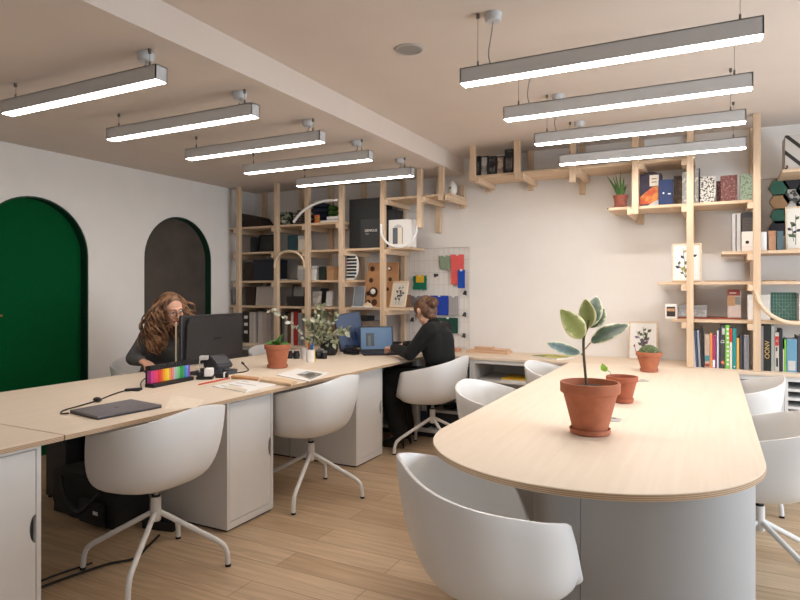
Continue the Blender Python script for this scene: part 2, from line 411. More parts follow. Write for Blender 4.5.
# ------------------------------------------------------------------ back counter
ctop = MB()
ctop.box(XL+.003, 1.75, CF, YB-.003, TOPZ-TH, TOPZ, .002)
tag(ctop.build('worktop', [birch_x]), 'long pale plywood worktop along the back wall under the shelves', 'worktop')
def open_cab(x0, x1, label, shelf=None, doors=False):
    zt = TOPZ-TH-.001; y0 = CF+.012; xc = (x0+x1)/2
    t = thing('counter_cabinet', label, 'cabinet', (xc, YB-.005, 0)); h = (x1-x0)/2-.001; d = YB-.005-y0; s = .02
    b = MB()
    b.box(-h, -h+s, -d, 0, .05, zt); b.box(h-s, h, -d, 0, .05, zt); b.box(-h+s, h-s, -d, 0, zt-.03, zt); b.box(-h+s, h-s, -d, 0, .05, .075)
    b.box(-h+s, h-s, -.012, 0, .075, zt-.03)
    b.build('carcass', white_lam, t)
    MB().box(-h+.01, h-.01, -d+.05, -.02, 0, .05).build('plinth', dark_pl, t)
    for sz in (shelf or []): MB().box(-h+s, h-s, -d+.004, -.012, sz, sz+.018).build('shelf', white_lam, t)
    return t
EDG = [-4.58, -3.72, -2.86, -2.36, -1.82, -.98, -.42]
open_cab(-4.58, -3.72, 'open white counter cabinet in the left corner under the binders', [.36])
open_cab(-3.72, -2.86, 'open white counter cabinet under the middle of the left shelves', [.36])
open_cab(-2.86, -2.36, 'open white counter cabinet behind the desk end', [.36])
open_cab(-2.36, -1.82, 'open white counter cabinet holding dark books, behind the chair of the woman in black', [.36])
open_cab(-1.82, -.98, 'open white counter cabinet with the yellow folder on its shelf', [.53])
open_cab(-.98, -.26, 'open white counter cabinet hidden behind the round ended table', [.36])
open_cab(-.26, .44, 'open white counter cabinet at the far end of the round ended table', [.36])
open_cab(.44, 1.30, 'open white counter cabinet at the right photo edge with stacked sheets', [.14, .2, .26, .32, .38, .44, .50, .56, .62])

# ------------------------------------------------------------------ round ended table
TXC, TR, TYC = -.42, .58, 2.365
pl = [(TXC-TR, CF-.004), (TXC-TR, TYC)]
for k in range(1, 48):
    a = PI+PI*k/48; pl.append((TXC+TR*math.cos(a), TYC+TR*math.sin(a)))
pl += [(TXC+TR, TYC), (TXC+TR, CF-.004)]
tb = thing('round_ended_table', 'large birch plywood table with a rounded near end on a pale grey cabinet base', 'table', (-.43, 3.6, 0))
def wb(mb, name, mat, smooth=False):
    o = mb.build(name, mat, None, smooth) if isinstance(mb, MB) else mb
    for v in o.data.vertices: v.co -= Vector((-.43, 3.6, 0))
    o.parent = tb; return o
tt = top_mesh(pl[::-1], 'tabletop', birch_y, '', ''); del tt['label']; del tt['category']; wb(tt, 0, 0)
zt = TOPZ-TH-.001
wb(MB().box(-.99, .135, 2.46, 2.86, .05, zt), 'cabinet_body', grey_lam)
wb(MB().box(-.99, .135, 4.83, 4.86, .05, zt), 'end_panel', grey_lam)
wb(MB().box(-.46, -.38, 2.86, 4.83, .0, zt), 'spine_panel', grey_lam)
wb(MB().box(-.97, .115, 2.48, 2.84, 0, .05).box(-.97, .115, 4.835, 4.855, 0, .05), 'plinth', dark_pl)
cx, cy, cr = -.25, 2.458, .385
def curved(a0, a1, n):
    o = [(cx+cr*math.cos(a0+(a1-a0)*k/n), cy+cr*math.sin(a0+(a1-a0)*k/n)) for k in range(n+1)]
    i = [(cx+(cr-.015)*math.cos(a0+(a1-a0)*k/n), cy+(cr-.015)*math.sin(a0+(a1-a0)*k/n)) for k in range(n+1)]
    return o+i[::-1]
# seam of the curved front at photo column 580
best = min((abs((400+FPX*((cs*(cx+cr*math.cos(a))+sn*(cy+cr*math.sin(a)))/(-sn*(cx+cr*math.cos(a))+cs*(cy+cr*math.sin(a)))))-580), a) for a in [PI+PI*k/400 for k in range(80, 330)])[1]
wb(MB().prism(curved(PI, best-.004, 22), .006, zt), 'curved_panel', grey_lam, True)
wb(MB().prism(curved(best+.004, 2*PI, 22), .006, zt), 'curved_panel', grey_lam, True)
for q in ((612, 420, 'near, beside the largest clay pot'), (642, 381, 'far, beside the succulent pot')):
    p = at(q[0], q[1], Z=TOPZ)
    g = thing('cable_grommet', 'round grey cable grommet in the table top, ' + q[2], 'grommet', (p.x, p.y, TOPZ), 0, 'cable grommets in the table')
    MB().lathe([(0, -.01), (.037, -.01), (.037, .0), (.040, .0), (.040, .003), (.036, .004), (0, .004)], seg=28).build('cap', M('grommet_grey', (176, 172, 166), .4), g, smooth=True)
    MB().box(-.012, .012, .018, .034, .0041, .0046).build('cable_slot', dark_pl, g)

# ------------------------------------------------------------------ chairs
def shell_mesh():
    bm = bmesh.new()
    NT, NR = 72, 16
    Zc = .405
    def plan(th):                      # th = 0 front (+x), pi back
        c, s = math.cos(th), math.sin(th); n = 2.7
        a = .262 if c > 0 else .25; b = .286
        return 1/((abs(c)/a)**n+(abs(s)/b)**n)**(1/n)
    def smooth(t): t = max(0, min(1, t)); return t*t*(3-2*t)
    def rim(th):
        d = abs(((th+PI) % (2*PI))-PI)         # 0 at the front, pi at the back
        dg = math.degrees(d)
        arm = .675+(.785-.675)*smooth((dg-62)/118)**.9 if dg > 78 else .675-.028*((78-dg)/30)**2+(.785-.70)*smooth((dg-62)/118)**.9 if dg > 62 else .675-.028*((78-dg)/30)**2
        drop = smooth((d-math.radians(33))/math.radians(19))
        return .452*(1-drop)+arm*drop
    rows = []
    cen = bm.verts.new((0, 0, Zc))
    for j in range(1, NR+1):
        t = j/NR; row = []
        for k in range(NT):
            th = 2*PI*k/NT; Rm = plan(th); zr = rim(th)
            hgt = (zr-Zc)
            tall = smooth((hgt-.06)/.15); fr = smooth(.5+.5*math.cos(th))
            ke = .52*fr+.66*(1-fr); kz = 2.2*fr+1.55*(1-fr)
            e = math.sin(t*PI/2)**(ke*tall+.8*(1-tall))
            zz = Zc+hgt*(1-math.cos(t*PI/2))**(kz*tall+1.0*(1-tall))
            # the front lip rolls down a little
            rr = Rm*e*(1+.035*tall*max(0, t-.6))
            if math.cos(th) < 0: rr *= 1+.07*tall*t**3*abs(math.cos(th))
            xs = 1.03-.20*max(0, min(1, (zz-.44)/.25)) if math.cos(th) > 0 else 1.0
            row.append(bm.verts.new((xs*rr*math.cos(th), rr*math.sin(th), zz)))
        rows.append(row)
    for k in range(NT): bm.faces.new((cen, rows[0][k], rows[0][(k+1) % NT]))
    for j in range(NR-1):
        for k in range(NT):
            bm.faces.new((rows[j][k], rows[j+1][k], rows[j+1][(k+1) % NT], rows[j][(k+1) % NT]))
    bmesh.ops.recalc_face_normals(bm, faces=bm.faces)
    me = bpy.data.meshes.new('shell'); bm.to_mesh(me); bm.free()
    me.materials.append(white_shell)
    for p in me.polygons: p.use_smooth = True
    return me
LEGROT = math.radians(40)
def make_chair(label, group):
    t = thing('shell_chair', label, 'chair', (0, 0, 0), 0, group)
    o = bpy.data.objects.new('seat_shell', shell_mesh()); COL.objects.link(o); o.parent = t
    m = o.modifiers.new('thickness', 'SOLIDIFY'); m.thickness = .011; m.offset = 0
    m = o.modifiers.new('edge', 'BEVEL'); m.width = .003; m.segments = 2; m.limit_method = 'ANGLE'; m.angle_limit = math.radians(50)
    c = MB(); c.tube([(0, 0, .225), (0, 0, .235), (0, 0, .335), (0, 0, .338)], [.021, .0235, .0235, .021], 20)
    c.build('column', white_steel, t, smooth=True)
    MB().tube([(0, 0, .338), (0, 0, .348)], .019, 20).build('collar', rubber, t, smooth=True)
    MB().tube([(0, 0, .348), (0, 0, .408)], .014, 16).build('gas_lift', chrome, t, smooth=True)
    for k in range(4):
        a = LEGROT+k*PI/2; d = Vector((math.cos(a), math.sin(a), 0))
        pts = [d*.012+Vector((0, 0, .268)), d*.10+Vector((0, 0, .222)), d*.285+Vector((0, 0, .125)), d*.318+Vector((0, 0, .098)), d*.333+Vector((0, 0, .06)), d*.337+Vector((0, 0, .012))]
        l = MB(); l.tube([pts[0], pts[1], pts[2]]+catmull([pts[2], pts[3], pts[4]], 4)[1:]+[pts[5]], .0125, 12)
        lo = l.build('leg', white_steel, t, smooth=True)
        MB().tube([d*.337+Vector((0, 0, .0006)), d*.337+Vector((0, 0, .012))], .0135, 12).build('foot_glide', rubber, lo, smooth=True)
    return t
GC = 'white shell chairs in the studio'
ch = make_chair('white shell chair at the desk in front of the closed laptop and the black bag', GC)
ch.location = (-2.34, 2.035, 0); ch.rotation_euler = (0, 0, PI)
def legs(root, deg):
    for c in root.children:
        if c.name.startswith('leg'): c.rotation_euler.z = math.radians(deg)-LEGROT-root.rotation_euler.z
legs(ch, 30)
for x, y, rz, lg, lab in (
    (-2.28, 3.20, 178, 18, 'white shell chair pushed to the desk between the two notched white cabinets'),
    (-2.03, 4.54, 180, 50, 'white shell chair on which the woman in black sits'),
    (-.64, 1.845, 38, 17, 'white shell chair at the rounded near end of the table'),
    (-1.035, 3.36, 0, 45, 'white shell chair on the left side of the table, nearer of the two there'),
    (-.95, 4.48, 0, 45, 'white shell chair left of the table, nearest the back wall'),
    (.12, 4.36, 180, 45, 'white shell chair on the right side of the table in front of the books'),
    (.19, 3.20, 180, -45, 'white shell chair at the right photo edge, nearer one right of the table'),
    (-3.57, 4.565, 0, 45, 'white shell chair on the desk far side, mostly behind the clay pot with leaves'),
    (-3.90, 3.38, 0, 45, 'white shell chair under the curly haired woman, mostly hidden by the desk'),
):
    legs(dup(ch, (x, y, 0), math.radians(rz), lab, GC), lg)
# ------------------------------------------------------------------ shelving
FY0, FY1, RY0, RY1 = 4.95, 4.995, 5.372, 5.416
PW = .046
def shelving(name, label, loc, posts, shelves, bars):
    t = thing(name, label, 'shelving', loc); L = Vector(loc)
    def pb(nm, m, x0, x1, y0, y1, z0, z1):
        b = MB(); b.box(x0-L.x, x1-L.x, y0-L.y, y1-L.y, z0-L.z, z1-L.z, .002)
        return b.build(nm, m, t)
    for x, y0, y1, z0, z1 in posts: pb('post', pine['z'], x-PW/2, x+PW/2, y0, y1, z0, z1)
    for x0, x1, y0, y1, z in shelves: pb('shelf_board', pine['x'], x0, x1, y0, y1, z-.022, z)
    for x, y0, y1, z in bars: pb('cross_bar', pine['y'], x-.035/2, x+.035/2, y0, y1, z-.045, z)
    return t
XP = [at(p, 300, Y=FY0).x for p in (237.3, 275.5, 306.5, 340.5, 382, 419, 440.6)]
def zf(px, py): return at(px, py, Y=FY0+.01).z
S1 = (zf(256, 226)+zf(290, 224)+zf(325, 221.5))/3
S2 = (zf(256, 250.5)+zf(325, 249.5)+zf(360, 248.8))/3
S3 = (zf(256, 280.8)+zf(290, 280)+zf(325, 280))/3
S4 = (zf(256, 306)+zf(290, 306.2)+zf(325, 307))/3
SM = zf(440, 193)
ctz = TOPZ
posts = []; bars = []; shelves = []
for i, x in enumerate(XP):
    z0 = ctz if i < 5 else zf(419, 228) if i == 5 else zf(440, 200)
    posts.append((x, FY0, FY1, z0+.0006, CL-.0006))
    rz0 = ctz if i < 5 else at(434, 233, Y=RY0).z if i == 5 else SM-.11
    if i == 6: continue
    posts.append((x, RY0, RY1, rz0+.0006, CL-.0006))
posts.append((-2.10, RY0, RY1, SM-.09, SM+.13))
off = PW/2+.035/2
for i in range(5):
    lv = [S1, S2, S3, S4] if i < 4 else [S2, S4, SM]
    if i == 3: lv = [S1, S2, S3, S4]
    for z in lv:
        bars.append((XP[i]-off if i < 3 or (i == 3 and z == S1) else XP[i]+off, FY0, RY1, z-.0225))
bars.append((XP[5]+off, FY0, RY1, SM-.0225)); bars.append((-2.13+.03+.023, FY0+.0, RY1, SM-.0225))
e0, e1 = FY0+.004, RY1-.002
def run(xa, xb, z, y0=None): shelves.append((xa, xb, FY1+.001 if y0 is None else y0, RY0-.001, z))
run(XL+.006, XP[3]+.005, S1); run(XP[0]-.02, XP[4]+.25, S2); run(XP[0]-.02, XP[3]+.15, S3); run(XL+.006, XP[4]+.27, S4)
run(XP[4]-.02, -2.05, SM)
shL = shelving('wooden_shelving', 'pine post and board shelving on the left part of the back wall', (-3.4, 5.2, ctz), posts, shelves, bars)

XQ = [at(p, 300, Y=FY0).x for p in (472, 516.5, 572, 635, 690, 757)]
T1 = zf(500, 172.5); T2 = zf(680, 203); T3 = zf(750, 250.5); T4 = zf(720, 281.5); T5 = zf(720, 320)
posts = []; bars = []; shelves = []
lows = [zf(472, 181), T1-.06, zf(572, 182), zf(635, 214), ctz, ctz]
for i, x in enumerate(XQ):
    posts.append((x, FY0, FY1, lows[i]+.0006, CR-.0006))
    posts.append((x, RY0, RY1, ctz+.0006 if i >= 4 else lows[i]-.04 if i < 4 else ctz+.0006, CR-.0006))
for i in range(4): bars.append((XQ[i]+off, FY0, RY1, T1-.0225))
for i in (3, 4, 5): bars.append((XQ[i]-off, FY0, RY1, T2-.0225)); 
for i in (4,): bars.append((XQ[i]-off, FY0, RY1, T1-.0225))
for z in (T4, T5): bars += [(XQ[4]-off, FY0, RY1, z-.0225), (XQ[5]-off, FY0, RY1, z-.0225)]
bars.append((XQ[5]-off, FY0, RY1, T3-.0225))
run(XQ[0]-.02, XQ[4]+.03, T1); run(at(607.5, 205, Y=FY0).x, XQ[5]+.02, T2); run(at(722, 250, Y=FY0).x, 1.35, T3)
run(at(657, 281, Y=FY0).x, 1.35, T4); run(at(672, 320, Y=FY0).x, 1.35, T5)
T0 = zf(790, 168)
run(at(783, 168, Y=FY0).x, 1.35, T0)
bars.append((1.0, FY1, RY0, T0-.0225)); bars.append((1.3, FY1, RY0, T0-.0225)); 
posts += [(1.345, FY0, FY1, ctz+.0006, CR-.0006), (1.345, RY0, RY1, ctz+.0006, CR-.0006)]
shR = shelving('wooden_shelving', 'pine post and board shelving on the right part of the back wall', (-.2, 5.2, ctz), posts, shelves, bars)

# ------------------------------------------------------------------ things on the shelves
def px_box(x0, x1, y0, Y, z):
    """front face from photo columns x0..x1 and top row y0 at distance Y, standing on z"""
    return at(x0, 300, Y=Y).x, at(x1, 300, Y=Y).x, at((x0+x1)/2, y0, Y=Y).z
def carton(name, label, cat, x0, x1, y0, Y, z, depth, mat, lid=None, lean=0., group=None, lidname='lid', bev=.003, yaw=0):
    """a box with a lid band or a front panel"""
    a, b, zt = px_box(x0, x1, y0, Y, z); w = (b-a)/2; h = zt-z
    t = thing(name, label, cat, ((a+b)/2, Y, z+.0005+(depth+.01)*abs(math.sin(lean))), 0, group, rot=(lean, 0, yaw))
    m = MB(); m.box(-w, w, 0, depth, 0, h, bev); m.build('body', mat, t)
    if lid: MB().box(-w-.0015, w+.0015, -.0015, depth+.0015, h-.035, h+.0015, .002).build(lidname, lid, t)
    return t, w, h
def panel_on(t, name, mat, x0, x1, z0, z1, d=.0012, y=-.0001):
    return MB().box(x0, x1, y-d, y, z0, z1).build(name, mat, t)
navy = M('navy_cloth', (28, 36, 58), .9, var=.2, scale=40, bump=.2)
dkbrown = M('dark_brown', (58, 44, 36), .7, var=.2)
charcoal = M('charcoal', (44, 44, 48), .6, var=.1)
teal = M('dark_teal', (34, 70, 80), .6)
kraft = M('kraft_card', (188, 146, 106), .8, var=.06)
cream = M('cream_card', (232, 222, 204), .7, var=.02)
mgrey = M('mid_grey', (136, 134, 132), .7)
lgrey = M('light_grey', (196, 193, 190), .7)
# --- left unit, top shelf
a, b, zt = px_box(238, 262, 208, 5.05, S1)
t = thing('folded_bag', 'dark brown fabric bag lying folded on the top left shelf', 'bag', ((a+b)/2, 5.05, S1))
w = (b-a)/2; m = MB()
m.prism([(-w, .002), (w, .002), (w*.95, .04), (w*.55, .065), (w*.5, .105), (0, .13), (-w, .165)], 0, .26, TO_Y)
bmesh.ops.bevel(m.bm, geom=m.bm.edges[:], offset=.012, segments=2, affect='EDGES')
m.build('body', dkbrown, t, smooth=True)
MB().tube(catmull([(-w*.6, -.004, .10), (-w*.2, -.012, .05), (w*.3, -.012, .045), (w*.6, -.004, .06)], 5), .006, 8).build('strap', charcoal, t, smooth=True)
c, w, h = carton('sample_box', 'green black and white patterned box on the top left shelf beside the white hoop', 'box', 279.5, 289, 212, 5.06, S1, .22, two_tone('camo_print', (30, 38, 32), (150, 166, 140), 'noise', 26, .45, .55), lid=None)
panel_on(c, 'front_label', cream, -w*.5, w*.2, h*.2, h*.4)
for k, (x0, x1, y0, mm, lab) in enumerate(((293.0, 295.5, 212, 'striped_grey', 'grey striped sample board leaning on the top left shelf, left one'), (297, 300.5, 210, 'striped_brown', 'brown striped sample board leaning on the top left shelf, right one'))):
    c, w, h = carton('sample_board', lab, 'sample board', x0, x1, y0, 5.10, S1, .16, two_tone(mm, (120, 106, 92) if k else (150, 146, 140), (70, 60, 54), 'wz', 12, .4, .6), lean=-.0)
    panel_on(c, 'edge_strip', dkbrown, -w, w, 0, .012)
# navy cloth, green cloth, white rolls
a, b, zt = px_box(310, 322.3, 200, 5.12, S1)
t = thing('folded_cloth', 'navy cloth bundle on the top shelf under green leaves of cloth', 'cloth', ((a+b)/2, 5.12, S1))
m = MB(); w = (b-a)/2
for k in range(4): m.box(-w, w*(1-.08*k), .0, .2, .002+k*.058, .056+k*.058, .024)
m.build('folds', navy, t, smooth=True)
a, b, zt = px_box(326.6, 332.5, 203, 5.2, S1)
t = thing('folded_cloth', 'bright green cloth bundle on the top shelf behind the white rolls', 'cloth', ((a+b)/2, 5.2, S1))
m = MB(); w = (b-a)/2
for k in range(4): m.box(-w*(1-.1*k), w, .0, .13, .002+k*.05, .05+k*.05, .022)
m.build('folds', M('green_cloth', (70, 112, 44), .9, var=.25, scale=30), t, smooth=True)
for k, (py, lab, xa, xb, r) in enumerate(((218.2, 'white paper roll on the top shelf, lowest of two in front of green cloth', 316, 337.5, .014), (209.5, 'white paper roll on the top shelf, upper of two in front of green cloth', 326.5, 337.5, .018))):
    p = at(xa, py, Y=5.06); q = at(xb, py-1.2, Y=5.06)
    zz = S1+r+.001 if k == 0 else S1+.028+r+.002
    t = thing('paper_roll', lab, 'roll', (p.x, 5.08, zz), 0, 'white paper rolls on the top shelf')
    L = q.x-p.x
    MB().tube([(0, 0, 0), (L, 0, 0)], r, 16).build('roll', paper, t, smooth=True)
    MB().tube([(-.002, 0, 0), (.004, 0, 0)], r*.55, 12).build('core', kraft, t, smooth=True)
p = at(320, 211, Y=5.09)
t = thing('folded_cloth', 'small orange and red cloth on the top shelf between navy and green', 'cloth', (p.x, 5.03, S1))
MB().box(-.03, .03, 0, .03, .001, .04, .012).box(-.035, .025, .002, .03, .04, .085, .016).build('folds', two_tone('orange_cloth', (206, 96, 60), (190, 158, 60), 'noise', 20), t, smooth=True)
def hoop(name, label, pts, r, mat, Y):
    w3 = [at(x, y, Y=Y) for x, y in pts]; c = w3[0].copy()
    t = thing(name, label, 'hoop', c)
    MB().tube([p-c for p in catmull(w3, 6)], r, 12).build('bent_rod', mat, t, smooth=True)
    return t
def halfring(cx_, cy_, rx, ry, a0, a1, n=18): return [(cx_+rx*math.cos(math.radians(a0+(a1-a0)*k/n)), cy_-ry*math.sin(math.radians(a0+(a1-a0)*k/n))) for k in range(n+1)]
hoop('quarter_hoop', 'white quarter ring leaning on the front of the top left shelves', [(293.6, 222), (297.6, 216.5), (303, 211), (309.5, 206.5), (317, 203), (326, 200.8), (337, 200)], .0135, white_paint, 4.934)
t = hoop('wooden_arch', 'pale bent wood arch fixed between two posts of the left shelving', [(274.6, 268)]+halfring(289.4, 266, 14.8, 15, 180, 0)+[(304.2, 268)], .011, palewood, 4.937)
t = hoop('white_hoop', 'white half ring hanging below a post, in front of the white arch box', [(381.2, 224)]+halfring(398.8, 229.5, 17.6, 17.6, 180, 360)+[(416.4, 226)], .011, white_paint, 4.937)
t = hoop('wooden_hoop', 'pale wood half ring hanging in front of the right shelves by the books', [(755.4, 292)]+halfring(798, 288, 42, 35.5, 190, 350, 24), .0145, palewood, 4.933)
# --- black presentation boxes
c, w, h = carton('presentation_box', 'tall matt black box standing behind the one with white lettering', 'box', 349.2, 383, 198.5, 5.10, S2, .20, black_card)
panel_on(c, 'cover_flap', M('black_flap', (34, 36, 38), .55), -w+.004, w-.004, .004, h-.004)
c, w, h = carton('presentation_box', 'shorter black box with small white lettering on its front', 'box', 359.5, 380.5, 219, 5.04, S2, .055, M('black_card_front', (46, 48, 50), .6))
panel_on(c, 'cover_flap', M('black_flap', (34, 36, 38), .55), -w+.003, -w+.012, .004, h-.004)
lettering('DEMOUS', .034, paper, c, (.012, -.0008, h*.60), (PI/2, 0, 0)); lettering('studio', .016, lgrey, c, (-.03, -.0008, h*.60-.03), (PI/2, 0, 0), 'small_lettering')
c, w, h = carton('presentation_box', 'narrow dark box right of the post, behind the white arch box', 'box', 386, 395.5, 209.5, 5.14, S2, .16, charcoal, lid=black_card)
c, w, h = carton('arch_box', 'white display box with a cut out arch behind the hanging white hoop', 'box', 388.5, 411.8, 219.5, 5.02, S2, .10, white_paint)
mm = MB(); r = w*.42; base = .03; top = h*.62
mm.prism([(-r-.02, base)]+[(-.02+r*math.cos(PI-PI*k/12), top+r*math.sin(PI-PI*k/12)) for k in range(13)]+[(r-.02, base)], -.0015, -.0002, TO_Y)
mm.build('arch_recess', lgrey, c)
panel_on(c, 'dark_slot', M('slate_grey', (92, 96, 104), .6), -.075, -.025, base, top+.02, .003); panel_on(c, 'cream_slot', cream, -.02, .02, base, top+.02, .003); panel_on(c, 'thin_slot', mgrey, .023, .028, base, top+.02, .003)
# --- second shelf
carton('book', 'thin black book standing alone on the second left shelf', 'book', 250.2, 252.8, 237, 5.06, S2, .15, black_card)[0]
def frame(name, label, x0, x1, y0, Y, z, fw, fmat, pic, lean=.12, yaw=0., group=None, depth=.016, art=None, back=0):
    a, b, zt = px_box(x0, x1, y0, Y, z); w = (b-a)/2/math.cos(yaw); h = (zt-z)/math.cos(lean)
    t = thing(name, label, 'picture', ((a+b)/2, Y, z+.001+depth*math.sin(lean)), 0, group, rot=(-lean, 0, yaw))
    m = MB()
    m.box(-w, -w+fw, 0, depth, 0, h, .001); m.box(w-fw, w, 0, depth, 0, h, .001); m.box(-w+fw, w-fw, 0, depth, 0, fw, .001); m.box(-w+fw, w-fw, 0, depth, h-fw, h, .001)
    m.build('frame', fmat, t)
    MB().box(-w+fw, w-fw, depth*.4, depth*.9, fw, h-fw).build('print', pic, t)
    return t, w, h
frame('framed_picture', 'black framed picture leaning on the second left shelf', 257.5, 273, 234.8, 5.12, S2, .012, black_paint, M('dark_print', (50, 52, 50), .5, var=.3, scale=12), .18)
def book(label, x0, x1, y0, Y, z, depth, cov, group=None, lean=0., pagem=None):
    a, b, zt = px_box(x0, x1, y0, Y, z); w = (b-a)/2; h = zt-z
    t = thing('book', label, 'book', ((a+b)/2, Y, z+.0005), 0, group, rot=(0, lean, 0))
    th = min(.0025, w*.3); m = MB()
    m.box(-w, w, 0, .003, 0, h, .0008); m.box(-w, -w+th, .003, depth, 0, h); m.box(w-th, w, .003, depth, 0, h)
    m.build('cover', cov, t)
    MB().box(-w+th, w-th, .003, depth-.004, .003, h-.004).build('pages', pagem or paper, t)
    return t, w, h
book('teal blue book leaning upright on the second left shelf', 287.5, 296.2, 235, 5.06, S2, .14, teal)
carton('card_box', 'white card box right of the teal book on the second left shelf', 'box', 298, 303.4, 236, 5.07, S2, .15, cream, lid=lgrey)
# --- third shelf
wick = two_tone('dark_wicker', (66, 48, 36), (38, 28, 22), 'wz', 40)
carton('wicker_basket', 'dark brown woven basket on the third left shelf', 'basket', 243.5, 254.5, 262.5, 5.10, S3, .22, wick, lid=dkbrown, lidname='rim')
carton('storage_box', 'dark navy storage box on the third left shelf before the basket', 'box', 253.4, 273, 259.5, 5.03, S3, .24, M('navy_card', (38, 42, 54), .7), lid=M('navy_lid', (34, 37, 48), .7))
carton('card_box', 'white card box under the wooden arch on the third shelf', 'box', 297.5, 303.5, 266, 5.07, S3, .16, lgrey, lid=cream)
t = thing('paper_stack', 'flat stack of papers lying under the wooden arch', 'paper', (at(284, 300, Y=5.1).x, 5.06, S3)); 
for k in range(3): MB().box(-.075+.006*k, .07-.003*k, .01*k, .24, .001+.006*k, .0062+.006*k).build('sheet', lgrey if k % 2 else mgrey, t)
carton('card_box', 'white block shaped box on the third shelf left of the green book', 'box', 311, 316.4, 266, 5.06, S3, .16, paper, lid=lgrey)
book('dark green book on the third shelf beside the cardboard box', 318.8, 325, 266.6, 5.04, S3, .17, M('blackgreen_cover', (24, 40, 32), .5))
carton('cardboard_box', 'brown cardboard box on the third shelf right of the green book', 'box', 326.6, 333.5, 266.5, 5.06, S3, .18, kraft, lid=M('kraft_lid', (176, 134, 96), .8))
# colour card with slots
a, b, zt = px_box(345.8, 358, 254.3, 5.03, S3); w = (b-a)/2; h = zt-S3
t = thing('colour_card', 'white colour card with a round right edge and dark slots', 'sample card', ((a+b)/2, 5.03, S3+.004), rot=(-.06, 0, 0))
rr = h*.5
MB().prism([(-w, 0), (w*.35, 0)]+[(w*.1+w*.9*math.cos(x), h/2+h/2*math.sin(x)) for x in [(-70+140*k/12)*PI/180 for k in range(13)]]+[(w*.35, h), (-w, h)], 0, .012, TO_Y).build('card', paper, t)
for k in range(7):
    zc = h*(.11+.13*k); e = w*(.55 if k in (0, 6) else .78)
    MB().box(-w+.003, e*.9, -.0015, -.0001, zc-.012, zc+.010).build('slot', M('slot%d' % (k % 3), ((24, 26, 30), (30, 52, 70), (40, 30, 30))[k % 3], .5), t)
    if k in (1, 4): MB().box(-w+.003, -w+.025, -.003, -.0016, zc-.010, zc+.008).build('swatch', M('sw%d' % k, (150, 130, 40) if k == 1 else (170, 60, 50), .5), t)
# --- fourth shelf
carton('storage_box', 'dark brown ribbed box on the fourth left shelf', 'box', 245.3, 254.6, 287, 5.08, S4, .2, wick, lid=dkbrown, lean=0)
frame('picture_board', 'pale grey board leaning on the fourth left shelf beside the ribbed box', 255.5, 272.4, 286.8, 5.06, S4, .006, lgrey, M('pale_board', (186, 176, 166), .7, var=.05), .1)
frame('framed_picture', 'black framed picture on the fourth shelf behind the black box', 291.5, 303.8, 285.3, 5.14, S4, .011, black_paint, M('grey_print', (160, 156, 150), .5, var=.1), .1)
carton('storage_box', 'low black box in front of the framed picture on the fourth shelf', 'box', 286.5, 303, 296.5, 5.02, S4, .09, M('black_brown_card', (40, 34, 33), .7), lid=black_card)
stone = two_tone('grey_stone', (150, 146, 138), (196, 190, 180), 'noise', 14)
for k, (x0, x1, y0, Y, mt, lab) in enumerate(((311.5, 320, 291.5, 5.05, stone, 'speckled grey stone sample leaning on the fourth shelf'), (319, 326.6, 288.5, 5.16, black_card, 'black sample board standing behind two stone samples'), (325.4, 331.6, 291.5, 5.04, lgrey, 'white stone sample right of the speckled grey one'))):
    c, w, h = carton('material_sample', lab, 'sample', x0, x1, y0, Y, S4, .02, mt, lean=-.14, bev=.004)
    panel_on(c, 'edge_label', cream, -w*.3, w*.3, .004, .012)
frame('framed_picture', 'grey blue photograph leaning on the fourth shelf under the colour card', 352.5, 363.5, 286.5, 5.08, S4, .005, lgrey, M('blue_grey_print', (136, 146, 156), .5, var=.15, scale=10), .16)
p = at(361, 307, Y=5.02)
t = thing('wooden_dome', 'small pale wooden dome on the fourth shelf before the brown board', 'ornament', (p.x+.04, 5.045, S4))
MB().lathe([(0, 0), (.05, 0), (.05, .006), (.044, .022), (.03, .036), (.012, .043), (0, .044)], (0, .03, .0005), 24).build('dome', palewood, t, smooth=True)
MB().lathe([(0, 0), (.009, 0), (.008, .008), (0, .011)], (0, .03, .0445), 12).build('knob', palewood, t, smooth=True)
# brown board with holes, running behind the post
a, b, zt = px_box(361.5, 397, 262.5, 5.13, S4); w = (b-a)/2; h = zt-S4
t = thing('peg_board', 'brown wooden board with round holes leaning behind the post', 'board', ((a+b)/2, 5.13, S4+.003), rot=(-.10, 0, 0))
MB().prism([(-w, 0), (w, 0), (w*.96, h), (-w*.70, h)], 0, .018, TO_Y).build('board', M('brown_board', (176, 128, 86), .7, var=.08, scale=14), t)
hole = M('dark_hole', (66, 42, 28), .8)
for hx, hz, r in ((-.62, .10, .026), (-.28, .10, .032), (-.36, .33, .05), (-.64, .30, .022), (-.52, .60, .024), (-.2, .34, .016), (-.48, .86, .026), (.5, .86, .02), (.55, .62, .02), (.42, .40, .018), (.15, .12, .018)):
    MB().tube([(hx*w, -.002, hz*h), (hx*w, .0, hz*h)], r, 20).build('hole', hole, t)
MB().ell((-.30*w, -.03, .34*h), (.026, .026, .026)).build('pearl_knob', M('pearl', (244, 240, 232), .25), t, smooth=True)
MB().ell((.5*w, -.012, .86*h), (.013, .013, .013)).build('pearl_knob', M('pearl', (244, 240, 232), .25), t, smooth=True)
t = thing('paper_stack', 'thin white sheets lying on the fourth shelf before the brown board', 'paper', (at(362, 300, Y=5.0).x+.03, 5.0, S4))
for k in range(2): MB().box(-.15+.01*k, .12, -.02+.0*k, .018, .0005+.004*k, .004+.004*k).build('sheet', paper, t)
